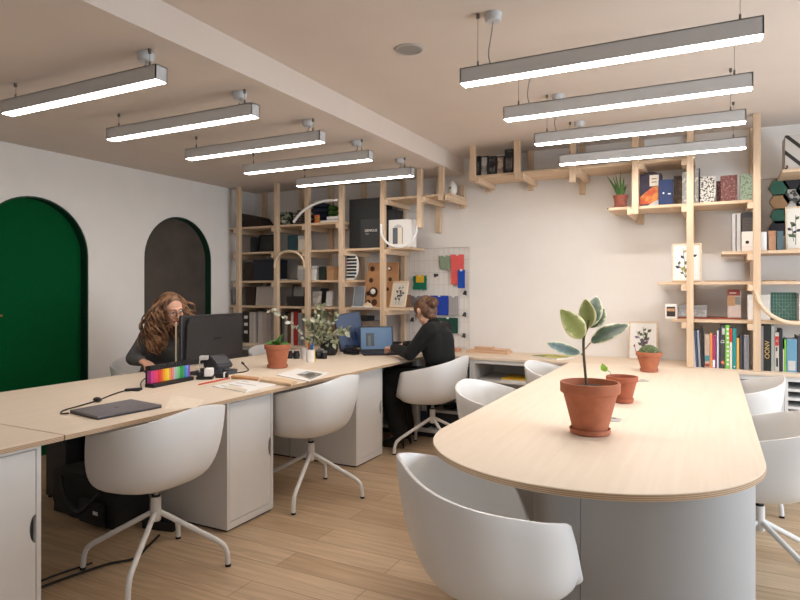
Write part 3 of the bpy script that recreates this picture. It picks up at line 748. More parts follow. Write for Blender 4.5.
def botanical(t, w, h, stems, y, seedn, cols):
    """painted plant: stalk and leaf shapes laid on the print"""
    rr = random.Random(seedn); m = MB(); m.mi = 0
    lf = [MB() for _ in cols]
    for (x0, z0, x1, z1) in stems:
        P0 = Vector((x0*w, y, z0*h)); P1 = Vector((x1*w, y, z1*h)); d = P1-P0
        m.tube([P0, P0+d*.5+Vector((.02*w, 0, 0)), P1], .0018, 5)
        for k in range(4):
            q = P0+d*((k+1.2)/5)
            a = rr.uniform(.5, 1.1)*(1 if k % 2 else -1)+math.atan2(d.x, d.z); ln = rr.uniform(.13, .2)*h*.75
            i = rr.randrange(len(cols))
            e = q+Vector((math.sin(a)*ln, 0, math.cos(a)*ln)); n = (e-q).cross(Vector((0, 1, 0))).normalized()*ln*.3
            lf[i].prism([(q.x, q.z), ((q.x+e.x)/2+n.x, (q.z+e.z)/2+n.z), (e.x, e.z), ((q.x+e.x)/2-n.x, (q.z+e.z)/2-n.z)], y-.0008, y+.0004, TO_Y)
    m.build('painted_stem', M('ink_stem', (76, 80, 60), .8), t)
    for i, q in enumerate(lf):
        if len(q.bm.faces): q.build('painted_leaves', cols[i], t)
gA, gB, gC = M('ink_green', (86, 100, 70), .8), M('ink_olive', (166, 160, 92), .8), M('ink_dark', (70, 66, 74), .8)
t, w, h = frame('framed_picture', 'pale wood frame with a dark line drawing leaning by the left shelving end', 388, 405.5, 281.5, 5.01, S4, .016, palewood, M('sketch_paper', (214, 208, 196), .8), .22, yaw=-.25)
botanical(t, w, h, [(-.3, .12, -.1, .8), (.1, .1, .35, .85), (-.45, .3, .5, .6)], .0055, 5, [gC, mgrey])
carton('wooden_block', 'brown wooden block behind the leaning line drawing', 'block', 398.5, 406.5, 295, 5.2, S4, .1, M('walnut', (128, 92, 62), .6), lid=M('walnut_lid', (118, 82, 56), .6))
# glass vase by the left wall
p = at(229.4, 306, Y=5.06)
t = thing('glass_vase', 'clear glass cylinder vase with dark filling at the left end of the shelves', 'vase', (p.x+.05, 5.06, S4))
def glass_m():
    m = bpy.data.materials.new('clear_glass'); m.use_nodes = True; nt = m.node_tree; nt.nodes.clear()
    o = nt.nodes.new('ShaderNodeOutputMaterial'); mx = nt.nodes.new('ShaderNodeMixShader'); tr = nt.nodes.new('ShaderNodeBsdfTransparent'); gl = nt.nodes.new('ShaderNodeBsdfGlossy')
    gl.inputs['Roughness'].default_value = .05; tr.inputs[0].default_value = (.92, .94, .93, 1); mx.inputs[0].default_value = .12
    nt.links.new(tr.outputs[0], mx.inputs[1]); nt.links.new(gl.outputs[0], mx.inputs[2]); nt.links.new(mx.outputs[0], o.inputs[0]); return m
glass = glass_m()
MB().lathe([(0, .001), (.040, .001), (.044, .006), (.046, .27), (.042, .27), (.040, .008), (0, .008)], seg=24).build('glass', glass, t, smooth=True)
MB().lathe([(0, .0085), (.038, .0085), (.039, .17), (0, .172)], seg=20).build('filling', two_tone('dark_pebbles', (44, 42, 40), (92, 86, 78), 'voronoi', 60, .2, .5), t, smooth=True)
# bird house ornament
p = at(452.5, 191.5, Y=5.08)
t = thing('birdhouse', 'white drop shaped birdhouse on the short shelf end near the ceiling', 'birdhouse', (p.x, 5.08, SM))
MB().lathe([(0, 0), (.030, 0), (.040, .02), (.043, .045), (.036, .08), (.020, .105), (.006, .122), (0, .126)], (0, 0, .0005), 24).build('body', M('ceramic_white', (226, 222, 214), .4, var=.05), t, smooth=True)
MB().ell((-.006, -.040, .052), (.013, .006, .013)).build('entry_hole', M('hole_grey', (110, 106, 100), .7), t, smooth=True)
# binders on the counter under the left shelves
GB = 'binders and files on the counter under the left shelves'
for x0, x1, y0, col, lab, dots in ((243.2, 248.8, 312, (38, 38, 40), 'black binder with white spine labels right of the black monitor', 1), (249.3, 252.2, 312, (196, 188, 182), 'pale grey binder next to the black binder with white labels', 0), (252.6, 255.2, 312.5, (206, 202, 198), 'white binder, third from the left among the counter files', 0),
    (257.9, 262.6, 312, (198, 190, 186), 'pale binder just right of the dark gap among the files', 0), (263, 267, 312.5, (188, 176, 170), 'beige binder, fifth in the row of counter files', 0), (267.4, 270.6, 313.5, (168, 158, 152), 'taupe binder nearest the second shelf post', 0)):
    t, w, h = book(lab, x0, x1, y0, 5.06, TOPZ, .24, M('binder%d_%d' % (col[0], col[2]), col, .6), GB)
    if dots:
        for zz in (.3, .55, .78): panel_on(t, 'spine_label', paper, -w*.6, w*.6, h*zz, h*(zz+.1))
GB2 = 'files on the counter behind the eucalyptus'
for x0, x1, y0, col, lab in ((282.3, 284.2, 312, (96, 92, 90), 'dark grey file left of the brown file behind the eucalyptus'), (284.4, 287.2, 316, (150, 144, 138), 'low grey file under the eucalyptus branch'), (287.5, 290.5, 313, (98, 66, 50), 'brown file left of the white and red spines'), (291, 293.2, 312, (216, 208, 200), 'thin white file left of the red spine'),
    (293.6, 297.5, 311.5, (172, 44, 42), 'red file standing on the counter under the fourth shelf'), (298, 301.5, 313, (150, 152, 156), 'grey file right of the red file')):
    book(lab, x0, x1, y0, 5.07, TOPZ, .22, M('file%d_%d' % (col[0], col[2]), col, .6), GB2)
carton('storage_box', 'wide grey brown box on the counter behind the two screens', 'box', 344, 372, 321, 5.12, TOPZ, .2, M('taupe_card', (160, 142, 126), .8), lid=M('taupe_lid', (150, 132, 116), .8))
carton('storage_box', 'black flat box on top of the grey brown box behind the screens', 'box', 352, 367, 316, 5.10, at(358, 321, Y=5.12).z+.0025, .15, black_card)
# ------------------------------------------------------------------ right shelving: things on it
pic_m = [two_tone('bw_print%d' % k, a, b, 'noise', 9+4*k, .42, .6) for k, (a, b) in enumerate((((40, 42, 44), (150, 146, 140)), ((196, 192, 184), (90, 86, 82)), ((30, 32, 34), (130, 128, 126)), ((204, 190, 172), (150, 90, 70))))]
GP = 'small framed prints on the high shelf'
for x0, x1, y0, mt, lab in ((475.6, 479.8, 156, pic_m[0], 'small dark framed print on the high shelf, first from the left post'), (480, 487.8, 156, pic_m[1], 'light print in a dark frame on the high shelf, second from the left'), (488, 495.8, 156, pic_m[2], 'darkest small framed print in the middle of the high shelf'),
    (496, 504, 156, pic_m[3], 'print with a red spot in a dark frame on the high shelf'), (504.3, 513, 149, pic_m[0], 'tallest dark frame on the high shelf, next to the second post')):
    frame('framed_picture', lab, x0, x1, y0, 5.05, T1, .009, black_card, mt, .06, group=GP, depth=.02)
def pot(name, label, p, r_top, h, r_bot, saucer=True, group=None, mt=None, scal=1.):
    p = Vector(p)+Vector((0, 0, .0006)); t = thing(name, label, 'potted plant', p, 0, group); mt = mt or terracotta
    z0 = .006 if saucer else .0
    zr = h-.22*h; rt = r_top
    prof = [(0, z0), (r_bot, z0), (r_bot*1.01, z0+.004), (rt*.90, zr), (rt*.985, zr+.004), (rt, zr+.008), (rt*1.005, h-.004), (rt*.99, h), (rt*.91, h), (rt*.89, h-.012), (rt*.84, h-.03), (0, h-.03)]
    MB().lathe(prof, seg=40).build('pot', mt, t, smooth=True)
    MB().lathe([(0, h-.031), (rt*.85, h-.031), (rt*.84, h-.024), (rt*.5, h-.018), (0, h-.016)], seg=28).build('soil', soil, t, smooth=True)
    if saucer:
        rs = r_bot*1.22
        MB().lathe([(0, 0), (rs*.9, 0), (rs*.97, .004), (rs, .018), (rs*.98, .022), (rs*.93, .019), (rs*.90, .0058), (0, .0055)], seg=36).build('saucer', mt, t, smooth=True)
    return t
def leaf_mesh(mb, base, tip, width, up=Vector((0, 0, 1)), bend=.0, n=10, fold=.12, thick=.0, prof=None, wid=6):
    base, tip = Vector(base), Vector(tip); d = tip-base; L = d.length; d = d/L
    side = d.cross(up);
    if side.length < 1e-4: side = Vector((1, 0, 0))
    side.normalize(); nrm = side.cross(d).normalized()
    el = mb.bm.verts.layers.float.get('edge') or mb.bm.verts.layers.float.new('edge')
    rows = []
    for i in range(n+1):
        t = i/n; w = width*.5*((prof(t)) if prof else math.sin(PI*min(1, max(0.015, t*.985+.005))**.8))
        c = base+d*L*t+nrm*(bend*L*math.sin(PI*t))
        row = []
        for k in range(wid+1):
            s = -1+2*k/wid
            v = mb.bm.verts.new(c+side*s*w+nrm*(abs(s)*fold*w)); v[el] = max(abs(s), abs(2*t-1)**3); row.append(v)
        rows.append(row)
    for i in range(n):
        for k in range(wid):
            f = mb.bm.faces.new((rows[i][k], rows[i][k+1], rows[i+1][k+1], rows[i+1][k])); f.material_index = mb.mi; f.smooth = True
green_leaf = M('leaf_green', (70, 120, 44), .5, var=.18, scale=30)
p = at(620, 202, Y=5.10)
t = pot('aloe_plant', 'spiky green aloe in a small clay pot on the high right shelf', (p.x, 5.14, T2+.013), .058, .098, .042, True, mt=M('brown_clay', (160, 92, 74), .8, var=.08))
for k in range(13):
    a = k*2.4; ln = .10+.15*R.random(); tl = .10+.42*((k % 5)/4)
    b_ = Vector((.012*math.cos(a), .012*math.sin(a), .082)); e = b_+Vector((math.cos(a)*ln*tl, math.sin(a)*ln*tl, ln))
    m = MB(); m.tube([b_, b_.lerp(e, .5)+Vector((0, 0, .012)), e], [.0095, .007, .0008], 7)
    m.build('leaf', M('aloe_green', (74, 112, 52), .5, var=.15), t, smooth=True)
q = thing('plant_dish', 'flat dark dish under the aloe pot', 'dish', (p.x-.01, 5.14, T2))
MB().lathe([(0, .0005), (.085, .0005), (.095, .008), (.092, .012), (.08, .011), (0, .010)], seg=30).build('dish', M('dish_brown', (120, 74, 62), .6), q, smooth=True)
# sunset picture box
c, w, h = carton('picture_box', 'picture box with orange landscape, dark sky and cream label on the right shelf', 'box', 640, 661.5, 174, 5.07, T2, .12, M('sky_card', (58, 52, 70), .7, var=.25, scale=14))
MB().prism([(-w, .02), (w, .02), (w, h*.62), (w*.2, h*.60), (-w*.4, h*.46), (-w, h*.30)], -.0012, -.0001, TO_Y).build('orange_land', two_tone('orange_land', (196, 84, 44), (214, 140, 66), 'noise', 14), c)
MB().prism([(-w*.35, .004), (w, .004), (w, .06), (w*.3, .035)], -.002, -.0013, TO_Y).build('white_river', lgrey, c)
MB().prism([(-w, h*.95)]+[(-w+2*w*k/12, h*.95+.03*math.sin(PI*k/12)) for k in range(13)]+[(w, h*.95)], .01, .05, TO_Y).build('curved_top', dkbrown, c)
panel_on(c, 'label_plate', cream, -w*.1, w*.75, h*.62, h*.96, .003)
for k in range(2): panel_on(c, 'label_line', dkbrown, w*.08, w*.55, h*(.73+.1*k), h*(.75+.1*k), .0036, -.0031)
c, w, h = carton('picture_box', 'dark blue box with two tiny white marks in front of the orange landscape', 'box', 658.5, 673, 179.5, 5.03, T2, .035, M('deep_blue', (32, 50, 92), .7, var=.08))
panel_on(c, 'white_mark', paper, -w*.42, -w*.2, h*.44, h*.50); panel_on(c, 'white_mark', paper, w*.3, w*.7, h*.41, h*.45)
carton('wicker_basket', 'brown patterned basket behind the dark blue box', 'basket', 674, 681.5, 176, 5.14, T2, .12, two_tone('brown_weave', (122, 92, 62), (80, 60, 42), 'voronoi', 30, .2, .6), lid=dkbrown, lidname='rim')
ter = [two_tone('terrazzo_grey', (214, 210, 202), (160, 156, 150), 'voronoi', 42, .25, .5), two_tone('terrazzo_white', (226, 222, 212), (66, 64, 62), 'noise', 70, .50, .56), two_tone('terrazzo_red', (112, 62, 58), (170, 128, 120), 'noise', 75, .52, .62), two_tone('terrazzo_green', (150, 166, 140), (96, 112, 92), 'noise', 65, .5, .6)]
for k, (x0, x1, y0, mt, lab) in enumerate(((681.9, 686.4, 172, 0, 'grey speckled sample block on the right shelf, behind the tall post'), (694.3, 698.2, 169, 0, 'grey speckled sample block just right of the tall post'), (700, 715.5, 176.5, 1, 'white and black terrazzo block on the right shelf'), (720.5, 737.5, 175.5, 2, 'dark red terrazzo block on the right shelf'), (740, 752, 174.5, 3, 'green terrazzo block on the right shelf beside the post'))):
    c, w, h = carton('terrazzo_block', lab, 'sample block', x0, x1, y0, 5.08, T2, .05, ter[mt], lean=-.10)
    MB().box(-w*.99, w*.99, .0505, .058, .004, h*.98).build('backing', mgrey, c)
c, w, h = carton('terrazzo_block', 'lower dark red terrazzo block behind the larger dark red one', 'sample block', 716.4, 724, 181, 5.17, T2, .05, ter[2])
MB().box(-w, w, .0505, .056, .004, h*.98).build('backing', mgrey, c)
c, w, h = carton('sample_board', 'thin dark board leaning beside the grey speckled block', 'sample board', 698.6, 699.8, 168, 5.12, T2, .12, charcoal); panel_on(c, 'edge_strip', mgrey, -w, w, 0, .01)
# striped box on the top right shelf
c, w, h = carton('striped_box', 'white box with black diagonal stripes on the uppermost right shelf', 'box', 785, 806, 134.5, 5.02, T0, .2, two_tone('diag_stripe', (196, 190, 182), (44, 36, 34), 'wd', 5.2, .80, .86), lid=None)
panel_on(c, 'front_label', M('dark_red', (110, 50, 48), .7), -w*.9, -w*.7, .008, .03)
# shelf with binders
for x0, x1, lab in ((732.3, 736.2, 'white magazine file, left of two leaning by the box with a black dot'), (736.8, 741, 'white magazine file, right of two beside the box with a black dot')):
    t, w, h = book(lab, x0, x1, 213.5, 5.05, T3, .22, lgrey, 'white magazine files'); panel_on(t, 'spine_line', mgrey, w*.5, w*.9, .01, h-.01)
c, w, h = carton('storage_box', 'white box with a black dot on the shelf right of the magazine files', 'box', 741.6, 753, 231.5, 5.03, T3, .2, M('warm_white_card', (232, 226, 218), .7), lid=None)
MB().tube([(0, -.0015, h*.45), (0, .0, h*.45)], .012, 16).build('black_dot', black_card, c); panel_on(c, 'lower_line', lgrey, -w, w, h*.2, h*.22)
carton('mesh_basket', 'dark wire mesh basket standing on the white box with a dot', 'basket', 741.8, 752.6, 212.5, 5.05, at(747, 231.5, Y=5.03).z+.001, .17, two_tone('mesh', (88, 80, 74), (52, 46, 42), 'wz', 30), lid=charcoal, lidname='rim')
p = at(763, 248, Y=5.05)
t = thing('paper_roll', 'white upright paper roll on the shelf right of the tall post', 'roll', (p.x, 5.07, T3))
MB().lathe([(0, .0005), (.026, .0005), (.026, .135), (.018, .135), (.018, .1), (0, .1)], seg=20).build('roll', paper, t, smooth=True)
MB().lathe([(.0185, .09), (.0225, .136), (.0185, .136)], seg=16).build('core', kraft, t, smooth=True)
carton('cardboard_box', 'brown cardboard box between the white roll and the teal book', 'box', 768.6, 776.3, 231, 5.05, T3, .18, M('kraft_b', (184, 142, 112), .8), lid=M('kraft_b_lid', (176, 132, 102), .8))
book('grey teal book standing right of the cardboard box', 777, 783.2, 231, 5.04, T3, .16, M('grey_teal', (72, 98, 106), .6))
# hexagon tile board
a = at(761, 300, Y=5.36).x; b = 1.18; zt = at(770, 178, Y=5.36).z
t = thing('tile_board', 'grey brown board with hexagon tiles leaning on the back wall, right', 'board', ((a+b)/2, 5.405, T3+.0005)); w = (b-a)/2
MB().box(-w, w, -.022, -.002, 0.001, zt-T3, .002).build('board', M('grey_brown_board', (150, 136, 122), .8), t)
hx = {'g': M('hex_green', (42, 92, 74), .6, var=.05), 'b': M('hex_brown', (158, 122, 84), .6, var=.05), 'k': M('hex_black', (38, 38, 44), .5), 'p': two_tone('hex_pattern', (60, 62, 62), (176, 170, 160), 'noise', 26, .5, .56), 'w': lgrey}
for px, py, kk in ((779, 188, 'g'), (780, 202, 'b'), (780.5, 216, 'g'), (779, 228.5, 'k'), (793.2, 181.5, 'k'), (793, 196, 'p'), (793.5, 211, 'w'), (806, 190, 'g'), (806, 204, 'p')):
    q = at(px, py, Y=5.38); r = .066
    MB().prism([(q.x-t.location.x+r*math.cos(PI*k/3), q.z-t.location.z+r*math.sin(PI*k/3)) for k in range(6)], -.032, -.0225, TO_Y).build('hexagon_tile', hx[kk], t)
fr_paper = M('print_paper', (232, 228, 218), .8, var=.01)
t, w, h = frame('framed_picture', 'framed dark plant print before the hexagon tiles at the right edge', 786, 806, 206, 5.10, T3, .012, palewood, fr_paper, .16)
botanical(t, w, h, [(0, .12, .05, .8), (-.2, .2, -.4, .6)], .0055, 3, [gC, gA])
t, w, h = frame('framed_picture', 'pale wood framed green and yellow plant print leaning behind the tall post', 671.5, 701.5, 243.5, 5.06, T4, .012, palewood, paper, .20)
botanical(t, w, h, [(-.05, .1, -.25, .88), (-.05, .1, .45, .75), (-.05, .1, -.6, .5), (0, .1, .15, .62)], .0055, 11, [gA, gB, gC])
for k, (x0, x1, lab, mt) in enumerate(((704, 746, 'thin dark sheet lying on the shelf right of the plant print', M('sheet_dark', (96, 88, 78), .7)), (763, 800, 'stack of thin brown sheets lying on the shelf at the right edge', M('sheet_brown', (120, 100, 80), .7)))):
    a, b, _ = px_box(x0, x1, 279, 5.04, T4)
    t = thing('sheet_stack', lab, 'sheets', ((a+b)/2, 5.05, T4)); w = (b-a)/2
    MB().box(-w, w, 0, .2, .0005, .004).build('sheet', mt, t); MB().box(-w*.9, w*.8, .01, .19, .0042, .008).build('sheet', kraft, t)
# lower shelf
c, w, h = carton('photo_box', 'small white box with a dark window on the shelf end left of the post', 'box', 665, 677, 304.2, 5.03, T5, .06, paper)
panel_on(c, 'window', M('dark_photo', (62, 50, 46), .4), -w*.72, w*.72, h*.14, h*.82); panel_on(c, 'window_band', kraft, -w*.65, w*.65, h*.5, h*.7, .002, -.0013)
carton('slide_box', 'long grey box on the red book, behind the tall post', 'box', 678.5, 707, 305.2, 5.10, T5+.013, .14, two_tone('grey_mesh', (160, 156, 152), (186, 182, 178), 'noise', 40), lid=M('grey_lidx', (150, 146, 142), .6))
a, b, _ = px_box(677.8, 741, 318, 5.04, T5)
t = thing('book', 'thin red book lying flat on the shelf above the book row', 'book', ((a+b)/2, 5.06, T5), 0); w = (b-a)/2
redc = M('red_brown_cover', (150, 78, 58), .6)
MB().box(-w, w, 0, .22, .0005, .0025).box(-w, w, 0, .22, .0095, .0115).box(-w, w, 0, .003, .0025, .0095).build('cover', redc, t); MB().box(-w+.002, w-.004, .003, .216, .0028, .0092).build('pages', paper, t)
c, w, h = carton('storage_box', 'pinkish grey box with a dark red top label on the lower right shelf', 'box', 727.5, 741, 289.5, 5.08, T5+.013, .1, M('pink_grey', (206, 188, 180), .7), lid=None)
panel_on(c, 'red_label', M('dark_red_label', (138, 62, 58), .7), -w, w*.9, h*.78, h*.99); panel_on(c, 'brown_patch', kraft, -w*.95, w*.1, h*.42, h*.76); panel_on(c, 'grey_patch', mgrey, w*.12, w*.95, h*.46, h*.74); panel_on(c, 'label_line', cream, -w*.7, w*.3, h*.86, h*.89, .002, -.0013)
carton('storage_box', 'white square box behind the tall right post on the lower shelf', 'box', 747.5, 770, 294.8, 5.09, T5, .12, M('warm_white_card', (232, 226, 218), .7), lid=M('warm_white_lid', (226, 220, 212), .7))
a, b, zt = px_box(771, 797, 292.5, 5.12, T5); w = (b-a)/2; h = zt-T5
t = thing('cutting_mat', 'green cutting mat with pale grid lines standing on the lower right shelf', 'mat', ((a+b)/2, 5.12, T5+.0012), rot=(-.08, 0, 0))
MB().box(-w, w, 0, .004, 0, h, .001).build('mat', M('mat_green', (52, 92, 80), .6), t)
g = MB(); ln = M('mat_line', (150, 176, 160), .6)
for k in range(1, 9): g.box(-w+2*w*k/9-.0007, -w+2*w*k/9+.0007, -.0006, -.0001, .006, h-.006)
for k in range(1, 8): g.box(-w+.005, w-.005, -.0012, -.0007, h*k/8-.0007, h*k/8+.0007)
g.build('grid_lines', ln, t); g = MB(); g.tube([(-w*.5, -.0016, h*.15), (w*.5, -.0016, h*.6)], .0009, 5); g.tube([(-w*.5, -.0032, h*.6), (w*.5, -.0032, h*.15)], .0009, 5); g.build('diagonal_lines', ln, t)
carton('storage_box', 'narrow white box at the right photo edge beside the cutting mat', 'box', 799, 805, 293.5, 5.1, T5, .1, paper, lid=lgrey)

# ------------------------------------------------------------------ books on the counter
GK = 'books in the row on the right counter'
def C(n, c): return M('cover_'+n, c, .55, var=.05)
rows = [
 (693.6, 695.8, 330, (206, 204, 206), 'pale book leaning first in the book row by the tall post', -.05, None),
 (696.2, 698.4, 331, (70, 80, 104), 'slate blue book leaning second in the book row', -.06, None),
 (698.8, 701, 330.5, (150, 156, 168), 'pale blue grey book leaning third in the book row', -.05, None),
 (701.4, 704.2, 327.5, (34, 34, 36), 'black book leaning fourth in the row, before the beige one', -.03, None),
 (704.8, 709.6, 334, (186, 164, 148), 'beige book with teal and red patches low on its spine', 0, 'patch'),
 (710, 712.2, 333, (216, 140, 74), 'orange book in the row beside the magenta one', 0, None),
 (712.5, 715, 335, (176, 44, 86), 'magenta book in the row', 0, 'halfwhite'),
 (715.3, 716.7, 335, (104, 72, 130), 'thin purple book right of the magenta one', 0, None),
 (717, 718.6, 330.5, (216, 212, 208), 'thin white book left of the dark navy one', 0, None),
 (718.9, 720.2, 329, (48, 56, 84), 'thin navy book left of the thick dark grey one', 0, None),
 (720.5, 725, 325, (66, 66, 64), 'thick dark grey book with a white letter D and a coral dot', 0, 'D'),
 (725.4, 729.3, 325, (126, 196, 76), 'bright green book with white dashes along its spine', 0, 'dash'),
 (729.6, 732.2, 328.5, (216, 210, 198), 'white book with a red top on its spine', 0, 'redtop'),
 (732.6, 736.3, 328.5, (28, 140, 138), 'turquoise book with a white spot at the foot of its spine', 0, 'spot'),
 (736.6, 739.2, 338, (222, 176, 88), 'yellow book right of the turquoise one', 0, None),
 (739.6, 742.2, 336, (72, 70, 74), 'dark grey book right of the yellow one', 0, None),
 (742.5, 743.6, 335, (40, 44, 52), 'thin black book between two greys near the right post', 0, None),
 (743.9, 749.2, 335, (140, 144, 158), 'thick blue grey book nearest the right post', 0, None),
 (760, 763.4, 326, (150, 144, 146), 'grey book just right of the tall right post', 0, None),
 (763.8, 770.6, 325, (30, 32, 30), 'thick black book with gold letters on its spine', 0, 'gold'),
 (771.2, 774.6, 325.5, (160, 164, 156), 'pale grey green book right of the gold lettered one', 0, None),
 (775, 779, 332.5, (196, 186, 176), 'cream book with a red square on its spine', 0, 'redsq'),
 (779.4, 782.6, 329, (36, 44, 48), 'black book between the cream and light green books', 0, None),
 (783, 784.2, 349, (200, 196, 180), 'low thin cream book before the light green one', 0, None),
 (784.5, 786.3, 339.5, (120, 190, 60), 'light green thin book left of the thick blue one', 0, None),
 (786.7, 797, 339, (104, 152, 178), 'thick light blue book at the right photo edge', 0, 'bluepatch'),
 (797.6, 803, 336, (70, 64, 70), 'dark book at the right photo edge after the blue one', 0, None)]
for x0, x1, y0, col, lab, lean, ex in rows:
    t, w, h = book(lab, x0, x1, y0, 5.0, TOPZ, .19, C('%d_%d_%d' % col, col), GK, lean)
    if ex == 'patch':
        panel_on(t, 'teal_patch', C('tp', (60, 130, 140)), -w*.9, w*.9, h*.2, h*.36); panel_on(t, 'red_patch', C('rp', (150, 60, 50)), -w*.9, w*.9, h*.04, h*.12)
    if ex == 'halfwhite': panel_on(t, 'white_foot', paper, -w*.9, w*.9, .004, h*.24)
    if ex == 'D':
        lettering('D', .034, paper, t, (0, -.0006, h*.62), (PI/2, PI/2*-1, 0)); MB().tube([(0, -.001, h*.14), (0, 0, h*.14)], w*.8, 16).build('coral_dot', C('coral', (230, 120, 90)), t)
        panel_on(t, 'pale_block', lgrey, -w*.3, w*.9, h*.78, h*.92)
    if ex == 'dash':
        for k in range(9): panel_on(t, 'white_dash', paper, -w*.25, w*.75, h*(.08+.1*k), h*(.08+.1*k)+h*.045)
    if ex == 'redtop': panel_on(t, 'red_top', C('rt', (204, 54, 44)), -w, w, h*.66, h*.995)
    if ex == 'spot': MB().tube([(0, -.001, h*.06), (0, 0, h*.06)], w*.45, 12).build('white_spot', paper, t)
    if ex == 'gold': lettering('OONV', .042, C('gold', (214, 176, 110)), t, (.001, -.0006, h*.46), (PI/2, -PI/2, 0))
    if ex == 'redsq':
        panel_on(t, 'red_square', C('rs', (196, 40, 40)), -w*.9, w*.9, h*.66, h*.90); lettering('5', .022, cream, t, (0, -.0014, h*.78), (PI/2, 0, 0))
        panel_on(t, 'dark_text', charcoal, -w*.4, w*.5, h*.12, h*.34); panel_on(t, 'dark_text', charcoal, -w*.5, w*.2, h*.52, h*.62)
    if ex == 'bluepatch': panel_on(t, 'grey_patch', lgrey, -w*.7, w*.7, h*.05, h*.34)

# ------------------------------------------------------------------ wire grid on the back wall with samples
gx0, gx1 = at(409.5, 300, Y=5.40).x, at(469, 300, Y=5.40).x; gz0, gz1 = at(440, 346, Y=5.40).z, at(440, 248, Y=5.40).z
t = thing('wire_grid', 'white wire grid board on the back wall behind the woman in black', 'grid board', ((gx0+gx1)/2, 5.412, gz0)); w = (gx1-gx0)/2; h = gz1-gz0
wm = M('grid_wire', (205, 200, 194), .5)
for k in range(13): x = -w+2*w*k/12; MB().tube([(x, -.004, 0), (x, -.004, h)], .0017 if k % 12 else .003, 6).build('upright_wire', wm, t)
for k in range(9): z = h*k/8; MB().tube([(-w, -.007, z), (w, -.007, z)], .0017 if k % 8 else .003, 6).build('cross_wire', wm, t)
def sample(name, label, x0, x1, y0, y1, mt, rnd=0., rags=0, d=.006, Y=5.395, extra=None):
    A = at(x0, y0, Y=Y); B = at(x1, y1, Y=Y); c = (A+B)/2; w = abs(B.x-A.x)/2; h = abs(A.z-B.z)/2
    t = thing(name, label, 'fabric sample' if 'fabric' in name else 'clip' if 'clip' in name else 'sample', (c.x, Y, c.z-h))
    rr = random.Random(int(x0*7+y0)); pl = []
    n = 10
    for k in range(n+1): pl.append((-w+2*w*k/n, h*2-rags*rr.random()))
    for k in range(1, n): pl.append((w-rags*rr.random()-rnd*0, h*2-2*h*k/n))
    for k in range(n+1): pl.append((w-2*w*k/n, rags*rr.random()))
    for k in range(1, n): pl.append((-w+rags*rr.random(), 2*h*k/n))
    MB().prism(pl, -d, 0, TO_Y).build('cloth' if 'fabric' in name else 'sheet', mt, t)
    MB().box(-min(.012, w*.5), min(.012, w*.5), -d-.003, -d-.0003, 2*h-.012, 2*h+.008).build('clip', M('white_clip', (224, 222, 218), .5), t)
    return t, w, h
fab = lambda n, c: M('fabric_'+n, c, .95, var=.12, scale=120, bump=.15)
sample('fabric_sample', 'grey green ragged fabric swatch at the top of the wire grid', 439.5, 450.2, 255.5, 270, fab('sage', (136, 152, 128)), rags=.012)
sample('fabric_sample', 'long coral fabric swatch on the upper right of the wire grid', 451, 464, 254.5, 284.5, fab('coral', (226, 96, 92)), rags=.004)
sample('fabric_sample', 'bright blue narrow swatch over the coral one', 458, 465, 270, 288.2, fab('blue', (26, 74, 168)), Y=5.384)
sample('fabric_sample', 'green swatch with a yellow square on the left of the wire grid', 413, 427, 275.5, 290, fab('green', (20, 112, 84)), rags=.008)
sample('fabric_sample', 'small yellow swatch on top of the green one', 416.2, 424, 275, 282.5, fab('yellow', (222, 178, 46)), Y=5.384)
sample('fabric_sample', 'large royal blue swatch right of the head with the bun', 430.5, 448.5, 295.5, 315.2, fab('royal', (34, 66, 166)))
sample('fabric_sample', 'pale grey striped swatch right of the royal blue one', 449, 458, 296, 315.4, two_tone('stripe_grey', (176, 172, 170), (150, 146, 146), 'wx', 20))
sample('fabric_sample', 'grey swatch behind the head with the bun, left of the royal blue one', 408, 424, 296, 308.5, fab('grey', (128, 126, 130)))
sample('fabric_sample', 'dark green swatch below the royal blue and grey ones', 438, 458, 317.5, 333.4, fab('bottle', (26, 70, 56)))
for k, (px, py, lab) in enumerate(((436.3, 275.2, 'black binder clip on the wire grid below the sage swatch'), (465.3, 292.8, 'black binder clip under the narrow blue swatch'), (464.8, 314.4, 'black binder clip right of the pale grey striped swatch'), (464.2, 335.4, 'black binder clip near the counter, right of the dark green swatch'), (412.6, 319.5, 'black binder clip left of the face of the woman in black'))):
    q = at(px, py, Y=5.392)
    t = thing('binder_clip', lab, 'clip', q, 0, 'black clips on the wire grid', rot=(0, .25 if k else 1.4, 0))
    MB().prism([(-.018, -.02), (.018, -.02), (.010, .02), (-.010, .02)], -.014, .0, TO_Y).build('body', black_card, t)
    MB().tube([(-.006, -.016, -.02), (-.006, -.022, .012), (.006, -.022, .012), (.006, -.016, -.02)], .0015, 6).build('handle', chrome, t)
# things lying on the counter
def plank(label, x0, x1, py, z, dpt, hh, mt, Y=None, group=None, cat='plank', name='wooden_plank'):
    A = at(x0, py, Z=TOPZ); B = at(x1, py, Z=TOPZ)
    y = Y if Y else (A.y+B.y)/2
    a, b = at(x0, 300, Y=y).x, at(x1, 300, Y=y).x; w = (b-a)/2
    t = thing(name, label, cat, ((a+b)/2, y, z), 0, group)
    MB().box(-w, w, 0, dpt, .0005, hh-.0005, .0015).build('board', mt, t)
    return t
GW = 'planks on the counter'
rosy = wood('rosy_wood', (206, 164, 130), (222, 184, 152), 'x')
plank('long pale plank lowest in the pile on the counter by the grid', 466, 507, 350, TOPZ, .16, .022, rosy, 5.2, GW)
plank('second plank in the pile on the counter, upper long one', 474, 506, 350, TOPZ+.022, .12, .016, rosy, 5.22, GW)
plank('short plank on the very top of the counter pile', 474, 492, 350, TOPZ+.038, .08, .014, rosy, 5.24, GW)
